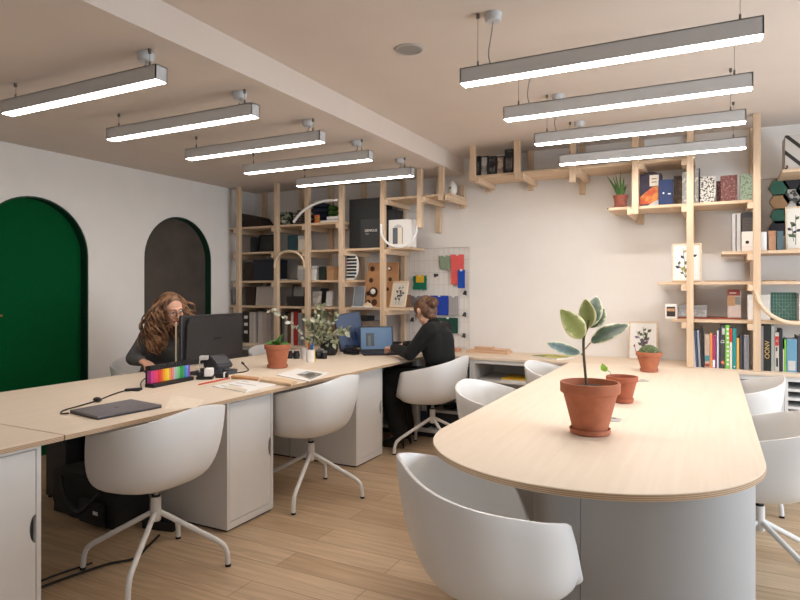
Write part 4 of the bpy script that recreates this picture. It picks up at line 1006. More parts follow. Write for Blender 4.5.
plank('short reddish board on the counter behind the back of the woman in black', 445, 457, 350, TOPZ, .1, .03, wood('redder_wood', (190, 130, 96), (204, 150, 116), 'x'), 5.2, GW)
A = at(372, 349, Y=5.06); B = at(412, 349, Y=5.06)
t = thing('document_tray', 'flat dark grey tray on the counter behind the laptop', 'tray', (at(404, 345, Y=5.15).x, 5.158, TOPZ)); w = .24
MB().box(-w, w, 0, .20, .0005, .01).box(-w, -w+.008, 0, .20, .01, .055).box(w-.008, w, 0, .20, .01, .055).box(-w+.008, w-.008, .192, .20, .01, .055).build('tray', charcoal, t); MB().box(-w+.02, w-.02, .01, .188, .0105, .03).build('papers', M('dk_paper', (80, 82, 88), .7), t)
t = thing('folder', 'red orange folder lying on the counter right of the laptop', 'folder', (-2.53, 4.92, TOPZ)); w = .135
rof = M('red_orange', (206, 84, 52), .6)
MB().box(-w, w, 0, .2, .0005, .004).box(-w, w, 0, .2, .022, .026).build('cover', rof, t); MB().box(-w+.004, w-.004, .003, .195, .0042, .0218).build('pages', paper, t)
p = at(556, 348, Y=5.2)
t = thing('magazine', 'magazine with a green and yellow edge lying on the counter', 'magazine', (p.x, 5.12, TOPZ), -.5)
MB().box(-.15, .12, -.1, .12, .0005, .012, .002).build('pages', paper, t); MB().box(-.15, .12, -.1, .12, .0125, .015, .001).build('cover', two_tone('green_yellow_cover', (120, 130, 50), (190, 178, 90), 'noise', 9), t)
# things in the counter cabinets
p = at(500, 385, Y=5.0)
t = thing('folder', 'yellow folder on the shelf of the open counter cabinet', 'folder', (-1.42, 4.93, .5485))
MB().box(-.15, .13, 0, .26, .0005, .012).build('pages', paper, t); MB().box(-.155, .135, -.004, .264, .0125, .020).build('cover', M('yellow_card', (222, 176, 40), .6), t)
t = thing('paper_stack', 'stack of grey papers beside the yellow folder', 'paper', (-1.22, 4.95, .5485))
for k in range(4): MB().box(-.05+.004*k, .09, 0, .22, .0005+.009*k, .009+.009*k).build('sheet', (lgrey, charcoal, paper, mgrey)[k], t)
t = thing('storage_box', 'small white box at the right of the yellow folder shelf', 'box', (-1.07, 4.94, .5485))
MB().box(-.05, .05, 0, .2, .0005, .12, .003).build('body', paper, t); MB().box(-.052, .052, -.002, .202, .1, .123).build('lid', lgrey, t); MB().box(-.005, .005, -.0035, -.0021, .02, .1).build('front_slot', charcoal, t)
for k, (x, c, lab) in enumerate(((-2.0, (40, 60, 92), 'dark blue file in the cabinet behind the chair of the woman in black'), (-1.94, (28, 30, 36), 'black file right of the dark blue file in the cabinet'), (-1.885, (74, 98, 120), 'grey blue file nearest the cabinet side'))):
    t = thing('binder', lab, 'binder', (x, 4.93, .379), 0, 'files in the counter cabinet')
    MB().box(-.024, .024, 0, .003, 0, .27).box(-.024, -.021, .003, .24, 0, .27).box(.021, .024, .003, .24, 0, .27).build('cover', M('fl%d' % k, c, .5), t); MB().box(-.021, .021, .003, .235, .002, .262).build('pages', lgrey, t); panel_on(t, 'spine_label', lgrey, -.014, .014, .16, .22)
t = thing('equipment_tray', 'white tray with black gear on a dark box under the counter', 'tray', (-2.043, 4.99, .0755))
MB().box(-.195, .195, 0, .34, .0005, .14, .004).build('dark_box', black_card, t); MB().box(-.198, .198, -.02, .345, .1405, .165, .004).build('tray', lgrey, t)
MB().box(-.11, .0, .06, .2, .1655, .2, .01).ell((.07, .1, .195), (.05, .05, .03)).box(.0, .12, .18, .26, .1655, .21, .008).build('gear', black_pl, t)
t = thing('storage_box', 'dark blue file box standing under the counter by the boots', 'box', (-2.295, 4.95, .0755)); MB().box(-.035, .035, 0, .3, .0005, .24, .003).build('body', M('file_navy', (40, 50, 70), .6), t); panel_on(t, 'front_label', lgrey, -.025, .025, .15, .2)
t = thing('storage_box', 'black box in the open corner cabinet under the binders', 'box', (-3.95, 4.93, .379)); MB().box(-.1, .1, 0, .26, .0005, .2, .003).build('body', black_card, t); MB().box(-.102, .102, -.002, .262, .16, .203).build('lid', charcoal, t)
# ------------------------------------------------------------------ clay pots on the round ended table
def pz(px, py, z=TOPZ): p = at(px, py, Z=z); p.z = z; return p
var_m = bpy.data.materials.new('variegated_leaf'); var_m.use_nodes = True
def variegated(name, c_in, c_in2, c_edge):
    m, nt, b = new_mat(name); b.inputs['Roughness'].default_value = .4
    at_ = nt.nodes.new('ShaderNodeAttribute'); at_.attribute_name = 'edge'
    tc = nt.nodes.new('ShaderNodeTexCoord'); n = nt.nodes.new('ShaderNodeTexNoise'); n.inputs['Scale'].default_value = 38; n.inputs['Detail'].default_value = 3
    nt.links.new(tc.outputs['Object'], n.inputs['Vector'])
    ad = nt.nodes.new('ShaderNodeMath'); ad.operation = 'MULTIPLY_ADD'; ad.inputs[1].default_value = .75; nt.links.new(n.outputs['Fac'], ad.inputs[0]); nt.links.new(at_.outputs['Fac'], ad.inputs[2])
    r = nt.nodes.new('ShaderNodeValToRGB'); e = r.color_ramp.elements
    e[0].position = .55; e[0].color = srgb(c_in); e[1].position = 1.18; e[1].color = srgb(c_edge)
    x = e.new(.85); x.color = srgb(c_in2); x = e.new(1.0); x.color = srgb(c_edge)
    mr = nt.nodes.new('ShaderNodeMath'); mr.operation = 'MULTIPLY'; mr.inputs[1].default_value = .78
    nt.links.new(ad.outputs[0], mr.inputs[0]); 
    e[0].position = .42
    for q in e: pass
    nt.links.new(mr.outputs[0], r.inputs[0]); nt.links.new(r.outputs[0], b.inputs['Base Color'])
    return m
bpy.data.materials.remove(var_m)
vA = variegated('leaf_olive', (140, 148, 78), (164, 170, 104), (232, 226, 172))
vB = variegated('leaf_dark', (40, 66, 48), (98, 122, 98), (226, 222, 190))
p = pz(590, 433)
big = pot('rubber_plant', 'variegated rubber plant in the largest clay pot on the round ended table', p, .1165, .205, .066)
D0_ = (p-Vector((0, 0, EYE))).dot(Vector((-sn, cs, 0)))
def L(px, py, dd=0.): return at(px, py, D=D0_+dd)-p
stemm = M('plant_stem', (92, 82, 52), .6)
m = MB(); m.tube(catmull([L(586.5, 385), L(584.6, 365), L(583.6, 350), L(583.8, 337), L(587.5, 327), L(589, 320)], 5), [.0055]*26, 8); m.build('stem', stemm, big, smooth=True)
fig = [((583.9, 338, 0), (560.3, 309.5, -.06), 21, vA, .06, .5), ((589.2, 328, .0), (585.3, 299, .0), 17, vA, .03, .1), ((590, 327, .01), (597, 296.5, .09), 18, vB, .05, -.3), ((590, 328, .02), (603.5, 308, .05), 17, vB, .05, -.6), ((590.5, 342.8, 0), (629.5, 324.8, -.03), 16, vB, .05, -.6), ((581.2, 353.6, 0), (546.5, 343.3, -.06), 12, vB, -.05, -.5)]
for a, b, wpx, mt, bd, tilt in fig:
    m = MB(); A = L(*a); B = L(*b); view = (Vector((0, 0, EYE))-(p+A)).normalized()
    up = view.lerp(Vector((0, 0, 1)), .15).normalized() if abs(tilt) < .55 else (view*.55+Vector((0, 0, 1))*.6).normalized()
    leaf_mesh(m, A, B, wpx*D0_/FPX*(1.0 if abs(tilt) < .55 else 1.25), up, bd, 14, .10, prof=lambda t: max(.02, math.sin(PI*min(1, t)**.85))**.75, wid=8)
    lo = m.build('leaf', mt, big, fix=False); md = lo.modifiers.new('t', 'SOLIDIFY'); md.thickness = .0012
for a, b in (((583.8, 350.5, 0), (590.5, 342.8, 0)), ((584.2, 357.5, 0), (581.2, 353.6, 0))):
    m = MB(); m.tube([L(*a), L(*b)], .0025, 6); m.build('leaf_stalk', M('stalk_pink', (150, 100, 80), .6), big, smooth=True)
p = pz(622, 402)
t = pot('seedling_pot', 'small clay pot with a tiny green seedling behind the rubber plant', p, .078, .132, .047, mt=M('terracotta_dark', (168, 92, 64), .8, var=.1))
m = MB(); m.tube([(-.03, 0, .10), (-.06, 0, .15), (-.085, .0, .165)], .0015, 6); m.build('stem', green_leaf, t, smooth=True)
m = MB(); leaf_mesh(m, (-.085, 0, .15), (-.098, 0, .192), .032, Vector((.3, -1, 0)), .05, 8); leaf_mesh(m, (-.085, 0, .15), (-.07, -.005, .175), .02, Vector((-.3, -1, 0)), .05, 8)
lo = m.build('leaves', M('leaf_bright', (132, 180, 60), .5), t, fix=False)
p = pz(649, 371.5)
t = pot('succulent', 'round green succulent in a clay pot in front of the flower print', p, .087, .138, .05)
m = MB()
for k in range(60):
    a = k*2.4; rr_ = .066*math.sqrt((k+.5)/60); zz = .118+.055*(1-(rr_/.066)**2)**.6
    m.ell((rr_*math.cos(a), rr_*math.sin(a), zz), (.010, .010, .015), u=8, v=6)
m.build('rosettes', M('succulent_green', (98, 112, 74), .7, var=.3, scale=50), t, smooth=True)
m = MB(); m.tube([(-.07, 0, .10), (-.085, -.01, .14), (-.095, -.01, .175)], .0022, 6); m.ell((-.095, -.01, .178), (.006, .006, .01), u=8, v=6); m.build('flower_stalk', M('stalk_red', (150, 80, 70), .6), t, smooth=True)
t, w, h = frame('framed_picture', 'framed purple flower print standing on the worktop behind the succulent', 628.5, 657.5, 322, 5.30, TOPZ, .011, palewood, paper, .10)
botanical(t, w, h, [(.05, .25, -.45, .75), (.05, .25, .0, .85), (.05, .25, .35, .8), (.05, .25, .1, .6)], .0055, 21, [M('ink_purple', (120, 100, 130), .8), gA])
# ------------------------------------------------------------------ on the long desk
def flat_poly(name, label, cat, pts, z0, hh, mt, part, bev=.0):
    w3 = [pz(*q) for q in pts]; c = sum(w3, Vector())/len(w3)
    t = thing(name, label, cat, (c.x, c.y, z0))
    MB().prism([(q.x-c.x, q.y-c.y) for q in w3], .0004, hh).build(part, mt, t)
    return t, [q-c for q in w3], c
lapm = M('laptop_grey', (112, 107, 112), .4, metal=.2, var=.03)
t, q, c = flat_poly('laptop', 'closed dark grey laptop lying on the desk behind the near chair', 'laptop', [(70, 413.5), (98, 420.2), (161.5, 408), (131, 402.2)], TOPZ, .008, M('laptop_base', (40, 38, 42), .5), 'base')
MB().prism([(v.x, v.y) for v in q], .0085, .0165).build('lid', lapm, t)
ctr = MB(); ctr.lathe([(0, .0165), (.012, .0165), (.012, .0168), (0, .0168)], seg=16); ctr.build('lid_emblem', dark_pl, t)
def cable(name, label, pts, r, mt, parts=None, cat='cable'):
    w3 = [Vector(x) for x in pts]; c = w3[0].copy()
    t = thing(name, label, cat, c)
    MB().tube([v-c for v in catmull(w3, 8)], r, 8).build('cord', mt, t, smooth=True)
    return t, c
blk = M('cable_black', (26, 25, 25), .5)
cp = lambda x, y, dz=.0042: (lambda v: Vector((v.x, v.y, TOPZ+dz)))(pz(x, y))
t, c = cable('charger_cable', 'black charger cable running from the closed laptop to the marker set', [cp(69, 414), cp(61, 414.5), cp(64, 411.2), cp(80, 406.5), cp(97, 401.5), cp(112, 395.5), cp(126, 391.3), cp(140, 391), cp(141, 386, .02), cp(147, 381.5, .024), cp(153, 380.5, .008)], .0036, blk)
m = MB(); v = cp(97.5, 402, .013)-c; m.ell(v, (.028, .016, .0125)); m.build('ferrite_bead', black_pl, t, smooth=True)
m = MB(); a, b = cp(126, 391.6, .009)-c, cp(141, 390.4, .009)-c; m.cap(a, b, .0085, .0085); m.build('cable_joint', black_pl, t, smooth=True)
t, q, c = flat_poly('paper_sheet', 'blank pale sheet lying on the desk beside the closed laptop', 'paper', [(164, 409.6), (196, 408), (205, 400), (172, 395.5)], TOPZ, .001, M('warm_paper', (240, 226, 206), .8), 'sheet')
# marker set
A, B = pz(152, 388.2), pz(192.5, 380); d = (B-A); ang = math.atan2(d.y, d.x); Lm = d.length
t = thing('marker_set', 'black stand with a row of rainbow coloured markers on the desk', 'marker set', (A.x, A.y, TOPZ), ang)
MB().box(0, Lm, -.012, .055, .0005, .022, .003).box(.003, Lm-.003, .046, .054, .022, .125, .002).build('stand', black_pl, t)
cols = [(196, 60, 150), (226, 60, 120), (232, 70, 110), (222, 50, 60), (232, 96, 50), (244, 150, 40), (248, 196, 40), (244, 220, 60), (236, 150, 96), (230, 130, 110), (190, 190, 200), (150, 206, 170), (120, 196, 130), (40, 160, 70), (60, 170, 90), (60, 130, 200), (110, 150, 220), (140, 96, 180)]
n = len(cols)
for k, cc in enumerate(cols):
    x = .006+(Lm-.012)*(k+.5)/n; wv = (Lm-.012)/n*.46
    mo = MB().box(x-wv, x+wv, .012, .044, .023, .098, .003).build('marker', M('marker%d' % k, cc, .35), t)
    MB().box(x-wv*.9, x+wv*.9, .014, .042, .098, .128, .003).build('cap', black_pl, mo)
# monitor of the curly haired woman
t = thing('monitor', 'large black monitor seen from behind on the desk of the curly haired woman', 'monitor', (-3.03, 3.125, TOPZ), 0)
hy = .285
m = MB(); m.box(-.03, -.004, -hy, hy, .082, .405, .006); m.prism([(-hy+.02, .10), (hy-.02, .10), (hy-.03, .34), (hy-.05, .385), (-hy+.05, .385), (-hy+.03, .34)], -.004, .018, TO_X); m.build('screen_housing', M('monitor_black', (44, 42, 42), .35, var=.05), t)
MB().box(-.0325, -.0305, -hy+.012, hy-.012, .095, .393).build('screen', M('screen_off', (20, 22, 26), .1), t)
MB().box(.0185, .020, -.02, .05, .232, .25, .001).build('rear_badge', M('badge_dark', (24, 22, 22), .3), t)
MB().box(.0185, .0195, -.2, .2, .105, .115).build('vent_slot', black_pl, t)
m = MB(); m.prism([(-.03, .0425), (.105, .0425), (.10, .07), (.04, .125), (.0, .135), (-.03, .135)], -.075, .075, TO_Y); bmesh.ops.bevel(m.bm, geom=m.bm.edges[:], offset=.008, segments=2, affect='EDGES'); m.build('stand_neck', dark_pl, t)
m = MB(); m.prism([(-.10, -.13), (.09, -.13), (.14, -.07), (.14, .07), (.09, .13), (-.10, .13)], .0006, .022); m.prism([(-.05, -.08), (.06, -.08), (.095, -.04), (.095, .04), (.06, .08), (-.05, .08)], .0225, .042)
m.build('stand_base', M('stand_grey', (66, 68, 76), .4), t)
MB().lathe([(0, .0422), (.022, .0422), (.024, .046), (.014, .050), (0, .050)], (.112, 0, -.012), 20).build('base_button', chrome, t, smooth=True)
p = pz(180, 366)
t = thing('tablet', 'thin white edged tablet standing upright at the left side of the large black monitor', 'tablet', (-3.185, 2.935, TOPZ), math.radians(136.6))
MB().box(-.06, .06, -.005, .005, .0006, .355, .003).build('body', M('tablet_white', (236, 226, 206), .4), t); MB().box(-.052, .052, .0051, .0058, .02, .31).build('screen', M('screen_off', (20, 22, 26), .1), t)
p = pz(205, 379)
t = thing('tape_dispenser', 'small black and white gadget on the desk in front of the large monitor', 'gadget', (p.x, p.y, TOPZ), .6)
MB().box(-.05, .05, -.035, .035, .0006, .02, .004).box(-.045, -.01, -.03, .03, .02, .045, .006).build('base', black_pl, t); MB().box(.0, .05, -.036, .036, .0205, .07, .005).build('white_block', paper, t)
MB().tube([(-.03, -.02, .045), (-.03, -.02, .12), (-.02, -.0, .125)], .003, 8).box(-.03, .02, -.03, .02, .125, .15, .003).build('arm', lgrey, t)
p = pz(222, 377.6)
t = thing('card_reader', 'small black box with a white tab beside the black and white gadget', 'gadget', (p.x, p.y, TOPZ), .6)
MB().box(-.04, .04, -.025, .025, .0006, .03, .005).build('body', black_pl, t); MB().box(.012, .022, -.0262, .0262, .004, .034, .001).build('white_tab', paper, t)
t, c = cable('monitor_cable', 'black cable curving over the desk right of the large monitor', [cp(243, 364.2), cp(245, 366), cp(246.8, 368), cp(248.5, 370.5), cp(244, 372.5), cp(234, 373.6), cp(231, 374)], .0036, blk)
m = MB(); m.cap(cp(242.2, 363.4, .009)-c, cp(243.8, 365, .009)-c, .008, .006); m.build('plug', black_pl, t, smooth=True)
# pencil, papers, ruler, magazine
def stick(name, label, a, b, r, mt, cat, tipm=None):
    A, B = pz(*a), pz(*b); c = A.copy(); c.z = TOPZ+r+.0006; d = B-A; t = thing(name, label, cat, c)
    MB().tube([(0, 0, 0), d], r, 6).build('shaft', mt, t)
    e = d.normalized(); MB().tube([Vector(), -e*.012], [r, .0006], 6).build('tip', tipm or kraft, t); MB().tube([d, d+e*.01], r*1.02, 8).build('end_cap', M('cap_red', (150, 40, 34), .5), t)
stick('pencil', 'long red pencil lying on the desk by the papers', (199, 385.3), (228.5, 379), .0045, M('pencil_red', (206, 70, 52), .5), 'pencil')
t, q, c = flat_poly('printed_papers', 'white printed papers with a curled corner lying near the desk edge', 'paper', [(212, 386.5), (245, 393), (282, 383.5), (246, 379.5)], TOPZ, .003, paper, 'sheet')
m = MB()
for k in range(4):
    a = q[0].lerp(q[3], .15+.2*k); b = q[1].lerp(q[2], .15+.2*k); u_ = a.lerp(b, .12); v_ = a.lerp(b, .12+.2*(k % 3)+.2); nn = Vector((-(b-a).y, (b-a).x, 0)).normalized()*.0035
    m.prism([(u_-nn).to_2d()[:], (v_-nn).to_2d()[:], (v_+nn).to_2d()[:], (u_+nn).to_2d()[:]], .0031, .0034)
m.build('printed_lines', mgrey, t)
m = MB(); a = q[0].lerp(q[1], .35); b = q[1]; ins = (q[3]-q[0])*.22
m.bm.faces.new([m.bm.verts.new(v) for v in (a+Vector((0, 0, .004)), b+Vector((0, 0, .004)), b+ins*.3+Vector((0, 0, .016)), a+ins+Vector((0, 0, .014)))]); o = m.build('curled_corner', cream, t); o.modifiers.new('t', 'SOLIDIFY').thickness = .0008
t, q, c = flat_poly('wooden_ruler', 'brown wooden strip lying on the desk above the printed papers', 'ruler', [(231, 378.6), (233, 377), (259, 379.8), (257.5, 381.6)], TOPZ+.0036, .012, M('strip_brown', (196, 142, 92), .6), 'strip')
MB().prism([(v.x*.98, v.y*.98) for v in q], .0122, .013).build('scale_face', M('strip_top', (206, 156, 106), .6), t)
t, q, c = flat_poly('pencil_case', 'pale brown flat pencil case between the wooden strip and the magazine', 'case', [(259.5, 382.4), (263, 379.5), (285, 381), (297, 384), (291, 387.0)], TOPZ+.0036, .014, M('case_tan', (214, 184, 148), .7), 'body')
MB().prism([(v.x*.9, v.y*.9) for v in q], .0142, .0165).build('flap', M('case_tan_b', (222, 194, 160), .7), t)
t, q, c = flat_poly('magazine', 'open magazine with a dark photo on its page near the desk edge', 'magazine', [(276, 375.5), (309, 382.2), (329, 373.5), (297, 369.3)], TOPZ, .006, paper, 'pages')
cc_ = lambda a, b: (q[0].lerp(q[1], a)).lerp(q[3].lerp(q[2], a), b)
MB().prism([cc_(*k).to_2d()[:] for k in ((.40, .35), (.95, .15), (.95, .8), (.42, .85))], .0061, .0064).build('photo', two_tone('mag_photo', (190, 196, 200), (120, 112, 96), 'noise', 12), t)
MB().prism([cc_(*k).to_2d()[:] for k in ((.55, .42), (.8, .35), (.8, .7), (.58, .72))], .0065, .0067).build('dark_photo', M('mag_dark', (88, 82, 70), .6), t)
# clay pot with green leaves
p = pz(277.5, 367.5)
t = pot('leafy_plant', 'green leafed plant in a clay pot in the middle of the long desk', p, .096, .172, .062)
lp = [((0, 0, .15), (-.10, -.02, .175), .06), ((0, 0, .15), (.11, .0, .175), .06), ((.0, .0, .15), (.05, .02, .255), .05), ((.0, 0, .15), (-.02, .06, .22), .05), ((0, 0, .15), (.02, -.08, .20), .05), ((0, 0, .15), (-.05, -.03, .20), .045)]
for a, b, wv in lp:
    m = MB(); leaf_mesh(m, a, b, wv, Vector((0, -.4, 1)), .14, 10, .15); lo = m.build('leaf', green_leaf, t, fix=False); lo.modifiers.new('t', 'SOLIDIFY').thickness = .0015
# mug, cup, pencil holder, camera, eucalyptus
p = pz(293, 358.5)
t = thing('binoculars', 'small black twin object on the desk right of the leafy clay pot', 'gadget', (p.x, p.y, TOPZ), .3)
for s_ in (-1, 1): MB().lathe([(0, .0006), (.026, .0006), (.028, .03), (.022, .055), (.024, .062), (0, .062)], (s_*.03, 0, 0), 18).build('barrel', black_pl, t, smooth=True)
MB().box(-.02, .02, -.012, .012, .02, .045, .003).build('bridge', charcoal, t)
p = pz(304.6, 358.5)
t = thing('paper_cup', 'plain grey white cup between the black twin object and the pen holder', 'cup', (p.x, p.y, TOPZ))
MB().lathe([(0, .0006), (.030, .0006), (.036, .085), (.038, .088), (.034, .088), (.029, .006), (0, .006)], seg=24).build('cup', lgrey, t, smooth=True)
p = pz(310.6, 362)
t = thing('pen_holder', 'white and yellow pen holder with coloured pens before the eucalyptus', 'pen holder', (p.x, p.y, TOPZ), 1.25)
MB().lathe([(0, .0006), (.036, .0006), (.036, .10), (.032, .10), (.032, .006), (0, .006)], seg=24).build('cup', M('holder_white', (230, 224, 218), .5), t, smooth=True)
MB().prism([(.0368*math.cos(x), .0368*math.sin(x)) for x in [(-70+12*k)*PI/180 for k in range(9)]]+[(.0362*math.cos(x), .0362*math.sin(x)) for x in [(26-12*k)*PI/180 for k in range(9)]], .002, .098).build('yellow_band', M('holder_yellow', (236, 206, 60), .5), t)
for k, (x, y, hh, cc) in enumerate(((-.018, 0, .155, (190, 50, 40)), (-.006, -.014, .14, (44, 90, 150)), (.010, -.010, .15, (40, 100, 160)), (.018, .006, .145, (236, 206, 60)), (0, .012, .16, (60, 130, 80)), (-.012, .014, .165, (220, 190, 60)))):
    po = MB().tube([(x*.8, y*.8, .008), (x*1.15, y*1.15, hh)], .0055, 8).build('pen', M('pen%d' % k, cc, .4), t, smooth=True)
p = pz(321, 358.5)
t = thing('camera', 'black and silver camera on the desk right of the pen holder', 'camera', (p.x, p.y, TOPZ), -.3)
MB().box(-.06, .06, -.02, .02, .0006, .05, .006).build('body', black_pl, t); MB().box(-.06, .06, -.021, .021, .0505, .07, .005).box(-.02, .02, -.018, .018, .07, .085, .004).build('top_plate', chrome, t)
MB().tube([(0, -.0205, .036), (0, -.06, .036)], .026, 24).build('lens', charcoal, t, smooth=True); MB().tube([(0, -.0602, .036), (0, -.062, .036)], .02, 20).build('lens_glass', M('lens_glass', (30, 34, 50), .08), t, smooth=True)
p = Vector((-2.985, 4.46, TOPZ))
t = thing('eucalyptus_vase', 'black vase of grey green eucalyptus branches on the desk before the tilted screen', 'plant', p)
MB().lathe([(0, .0006), (.06, .0006), (.075, .03), (.08, .08), (.065, .13), (.05, .15), (.054, .16), (.047, .16), (.044, .15), (0, .13)], seg=28).build('vase', black_pl, t, smooth=True)
DE = (p-Vector((0, 0, EYE))).dot(Vector((-sn, cs, 0)))
eu = [M('euca_a', (190, 194, 170), .6, var=.1), M('euca_b', (160, 166, 130), .6, var=.12), M('euca_c', (112, 122, 88), .6, var=.12)]
euw = M('euca_pale', (206, 208, 192), .6, var=.06)
branches = [([(321, 344, 0), (309, 340, -.05), (300, 334, -.1), (293, 325, -.14), (284, 317, -.16), (276, 311.5, -.18), (266, 309.5, -.2)], .034, 0, 12), ([(321, 344, 0), (314, 335, .05), (308, 326, .06), (306, 316, .08)], .036, 1, 10), ([(321, 344, 0), (319, 330, 0), (320, 316, 0), (321.5, 304, 0)], .038, 2, 13), ([(321, 344, 0), (327, 330, .04), (333, 320, .06), (336, 312, .08)], .036, 1, 11),
    ([(321, 345, 0), (318, 334, -.1), (315, 322, -.14), (317, 312, -.15)], .036, 0, 11), ([(321, 345, 0), (328, 337, -.1), (338, 332, -.14), (349, 331, -.16)], .046, 1, 15), ([(321, 345, 0), (330, 343, -.08), (336, 344, -.1)], .040, 0, 8), ([(321, 345, 0), (324, 334, .1), (325, 322, .14), (330, 313, .15)], .036, 2, 11), ([(321, 345, 0), (312, 340, -.04), (306, 338, -.06)], .032, 2, 7)]
rq = random.Random(4)
for pts, lw, mi, nl in branches:
    w3 = [at(x, y, D=DE+dd)-p for x, y, dd in pts]; cv = catmull(w3, 6)
    so = MB().tube(cv, .0022, 6).build('branch', M('euca_stem', (110, 92, 70), .7), t, smooth=True)
    m = MB()
    for k in range(nl*2):
        i = int((k+2)/(nl*2+2)*(len(cv)-1)); b = cv[i]
        dr = (cv[min(i+1, len(cv)-1)]-cv[max(i-1, 0)]).normalized()
        sd = dr.cross(Vector((rq.uniform(-1, 1), rq.uniform(-1, 1), rq.uniform(-1, 1)))).normalized()*(1 if k % 2 else -1)
        e = b+(dr*.55+sd*.8).normalized()*lw*rq.uniform(1.0, 1.5)
        m.mi = rq.randrange(3)
        leaf_mesh(m, b, e, lw*.85, Vector((rq.uniform(-.5, .5), -1+rq.uniform(-.5, .5), rq.uniform(-.2, 1))), rq.uniform(-.1, .15), 6, .1, wid=4)
    mats = [euw, eu[0], euw] if mi == 0 and len(pts) > 5 else [eu[(mi+k) % 3] for k in range(3)]
    m.build('leaves', mats, so, fix=False)
# the tilted screen, the laptop and the things between them
DM = 5.62
ms = [at(x, y, D=d) for x, y, d in ((333.2, 316, 5.56), (361.2, 309.8, 5.66), (365.2, 346, 5.64), (341, 351, 5.54))]
c = (ms[0]+ms[1]+ms[2]+ms[3])/4; base = Vector((c.x-.02, c.y+.06, TOPZ))
t = thing('monitor', 'small tilted screen showing a dark blue picture, behind the eucalyptus', 'monitor', base)
ux = ((ms[1]-ms[0])+(ms[2]-ms[3])).normalized(); uz = ((ms[0]-ms[3])+(ms[1]-ms[2])); uz = (uz-ux*uz.dot(ux)).normalized(); uy = uz.cross(ux).normalized()
sw = ((ms[1]-ms[0]).length+(ms[2]-ms[3]).length)/4; sh = ((ms[0]-ms[3]).length+(ms[1]-ms[2]).length)/4
MT = Matrix((( ux.x, uy.x, uz.x, c.x-base.x), (ux.y, uy.y, uz.y, c.y-base.y), (ux.z, uy.z, uz.z, c.z-base.z), (0, 0, 0, 1)))
def bx(m, x0, x1, y0, y1, z0, z1, bev=0.):
    q = bmesh.new(); bmesh.ops.create_cube(q, size=1)
    for v in q.verts: v.co = Vector((x0+(v.co.x+.5)*(x1-x0), y0+(v.co.y+.5)*(y1-y0), z0+(v.co.z+.5)*(z1-z0)))
    if bev: bmesh.ops.bevel(q, geom=q.edges[:], offset=bev, segments=2, affect='EDGES')
    m.add(q, MT); return m
bx(MB(), -sw, sw, .0, .03, -sh, sh, .004).build('screen_housing', black_pl, t)
scr = M('screen_blue', (44, 58, 88), .3, emit=(60, 84, 130), estr=.10, var=.1, scale=5)
bx(MB(), -sw+.012, sw-.012, -.0015, -.0002, -sh+.016, sh-.012).build('screen', scr, t)
m = MB()
for k in range(3): bx(m, -sw*.3+.035*k, -sw*.3+.02+.035*k, -.003, -.0017, -sh*.55, -sh*.1+.04*(k % 2))
m.build('screen_picture', M('screen_dark', (30, 42, 70), .3, emit=(36, 46, 76), estr=.05), t)
MB().tube([(.02, -.02, .006), (.03, .0, .12), (c-base)+uy*.03], [.016, .014, .012], 10).build('stand_neck', dark_pl, t, smooth=True)
MB().lathe([(0, .0006), (.105, .0006), (.105, .008), (.09, .014), (0, .018)], (.01, -.02, 0), 28).build('stand_base', black_pl, t, smooth=True)
p = pz(350, 354.5)
t = thing('docking_station', 'black dock with coiled cables under the tilted screen', 'dock', (p.x, p.y+.02, TOPZ), -.3)
MB().box(-.075, .075, -.03, .035, .0006, .03, .004).build('body', black_pl, t)
m = MB(); m.tube([(.09*math.cos(k*.5)*(1-.01*k)-.01, .035*math.sin(k*.5), .036+.0012*k) for k in range(40)], .0036, 6); m.build('coiled_cable', blk, t, smooth=True)
# laptop
hl, hr = Vector((-2.835, 4.70, 0)), Vector((-2.615, 4.905, 0)); hl = Vector((-2.80, 4.70, 0)); hr = Vector((-2.575, 4.878, 0))
d = hr-hl; ang = math.atan2(d.y, d.x); c = (hl+hr)/2
t = thing('laptop', 'open black laptop with a blue screen in front of the woman in black', 'laptop', (c.x, c.y, TOPZ), ang)
w = .152
MB().box(-w, w, -.215, 0, .0006, .018, .003).build('base', black_pl, t)
kb = MB()
for r_ in range(5):
    for k in range(12): kb.box(-w+.02+k*.0218, -w+.0385+k*.0218, -.105+.019*r_, -.089+.019*r_, .0181, .0195)
kb.build('keyboard', dark_pl, t); MB().box(-.04, .04, -.19, -.125, .0181, .0187).build('touchpad', dark_pl, t)
lid = MB(); q = bmesh.new(); 
RL = Matrix.Translation((0, .004, .017)) @ Matrix.Rotation(-.22, 4, 'X')
def lb(x0, x1, y0, y1, z0, z1, bev=0.):
    b_ = MB(); k = bmesh.new(); bmesh.ops.create_cube(k, size=1)
    for v in k.verts: v.co = Vector((x0+(v.co.x+.5)*(x1-x0), y0+(v.co.y+.5)*(y1-y0), z0+(v.co.z+.5)*(z1-z0)))
    b_.add(k, RL); return b_
q.free()
lb(-w, w, 0, .009, 0, .225).build('lid', black_pl, t)
lb(-w+.010, w-.010, -.0012, -.0001, .018, .215).build('screen', M('laptop_screen', (80, 108, 136), .3, emit=(92, 132, 176), estr=.16, var=.06, scale=4), t)
m = MB()
sp_ = lb(-w+.055, -w+.13, -.0024, -.0013, .045, .165).build('screen_picture', M('laptop_dark', (60, 72, 80), .3, emit=(62, 78, 92), estr=.1), t)
lb(-w+.075, -w+.10, -.0034, -.0025, .05, .14).build('screen_picture', M('laptop_dark2', (88, 100, 104), .3, emit=(90, 104, 112), estr=.1), t)
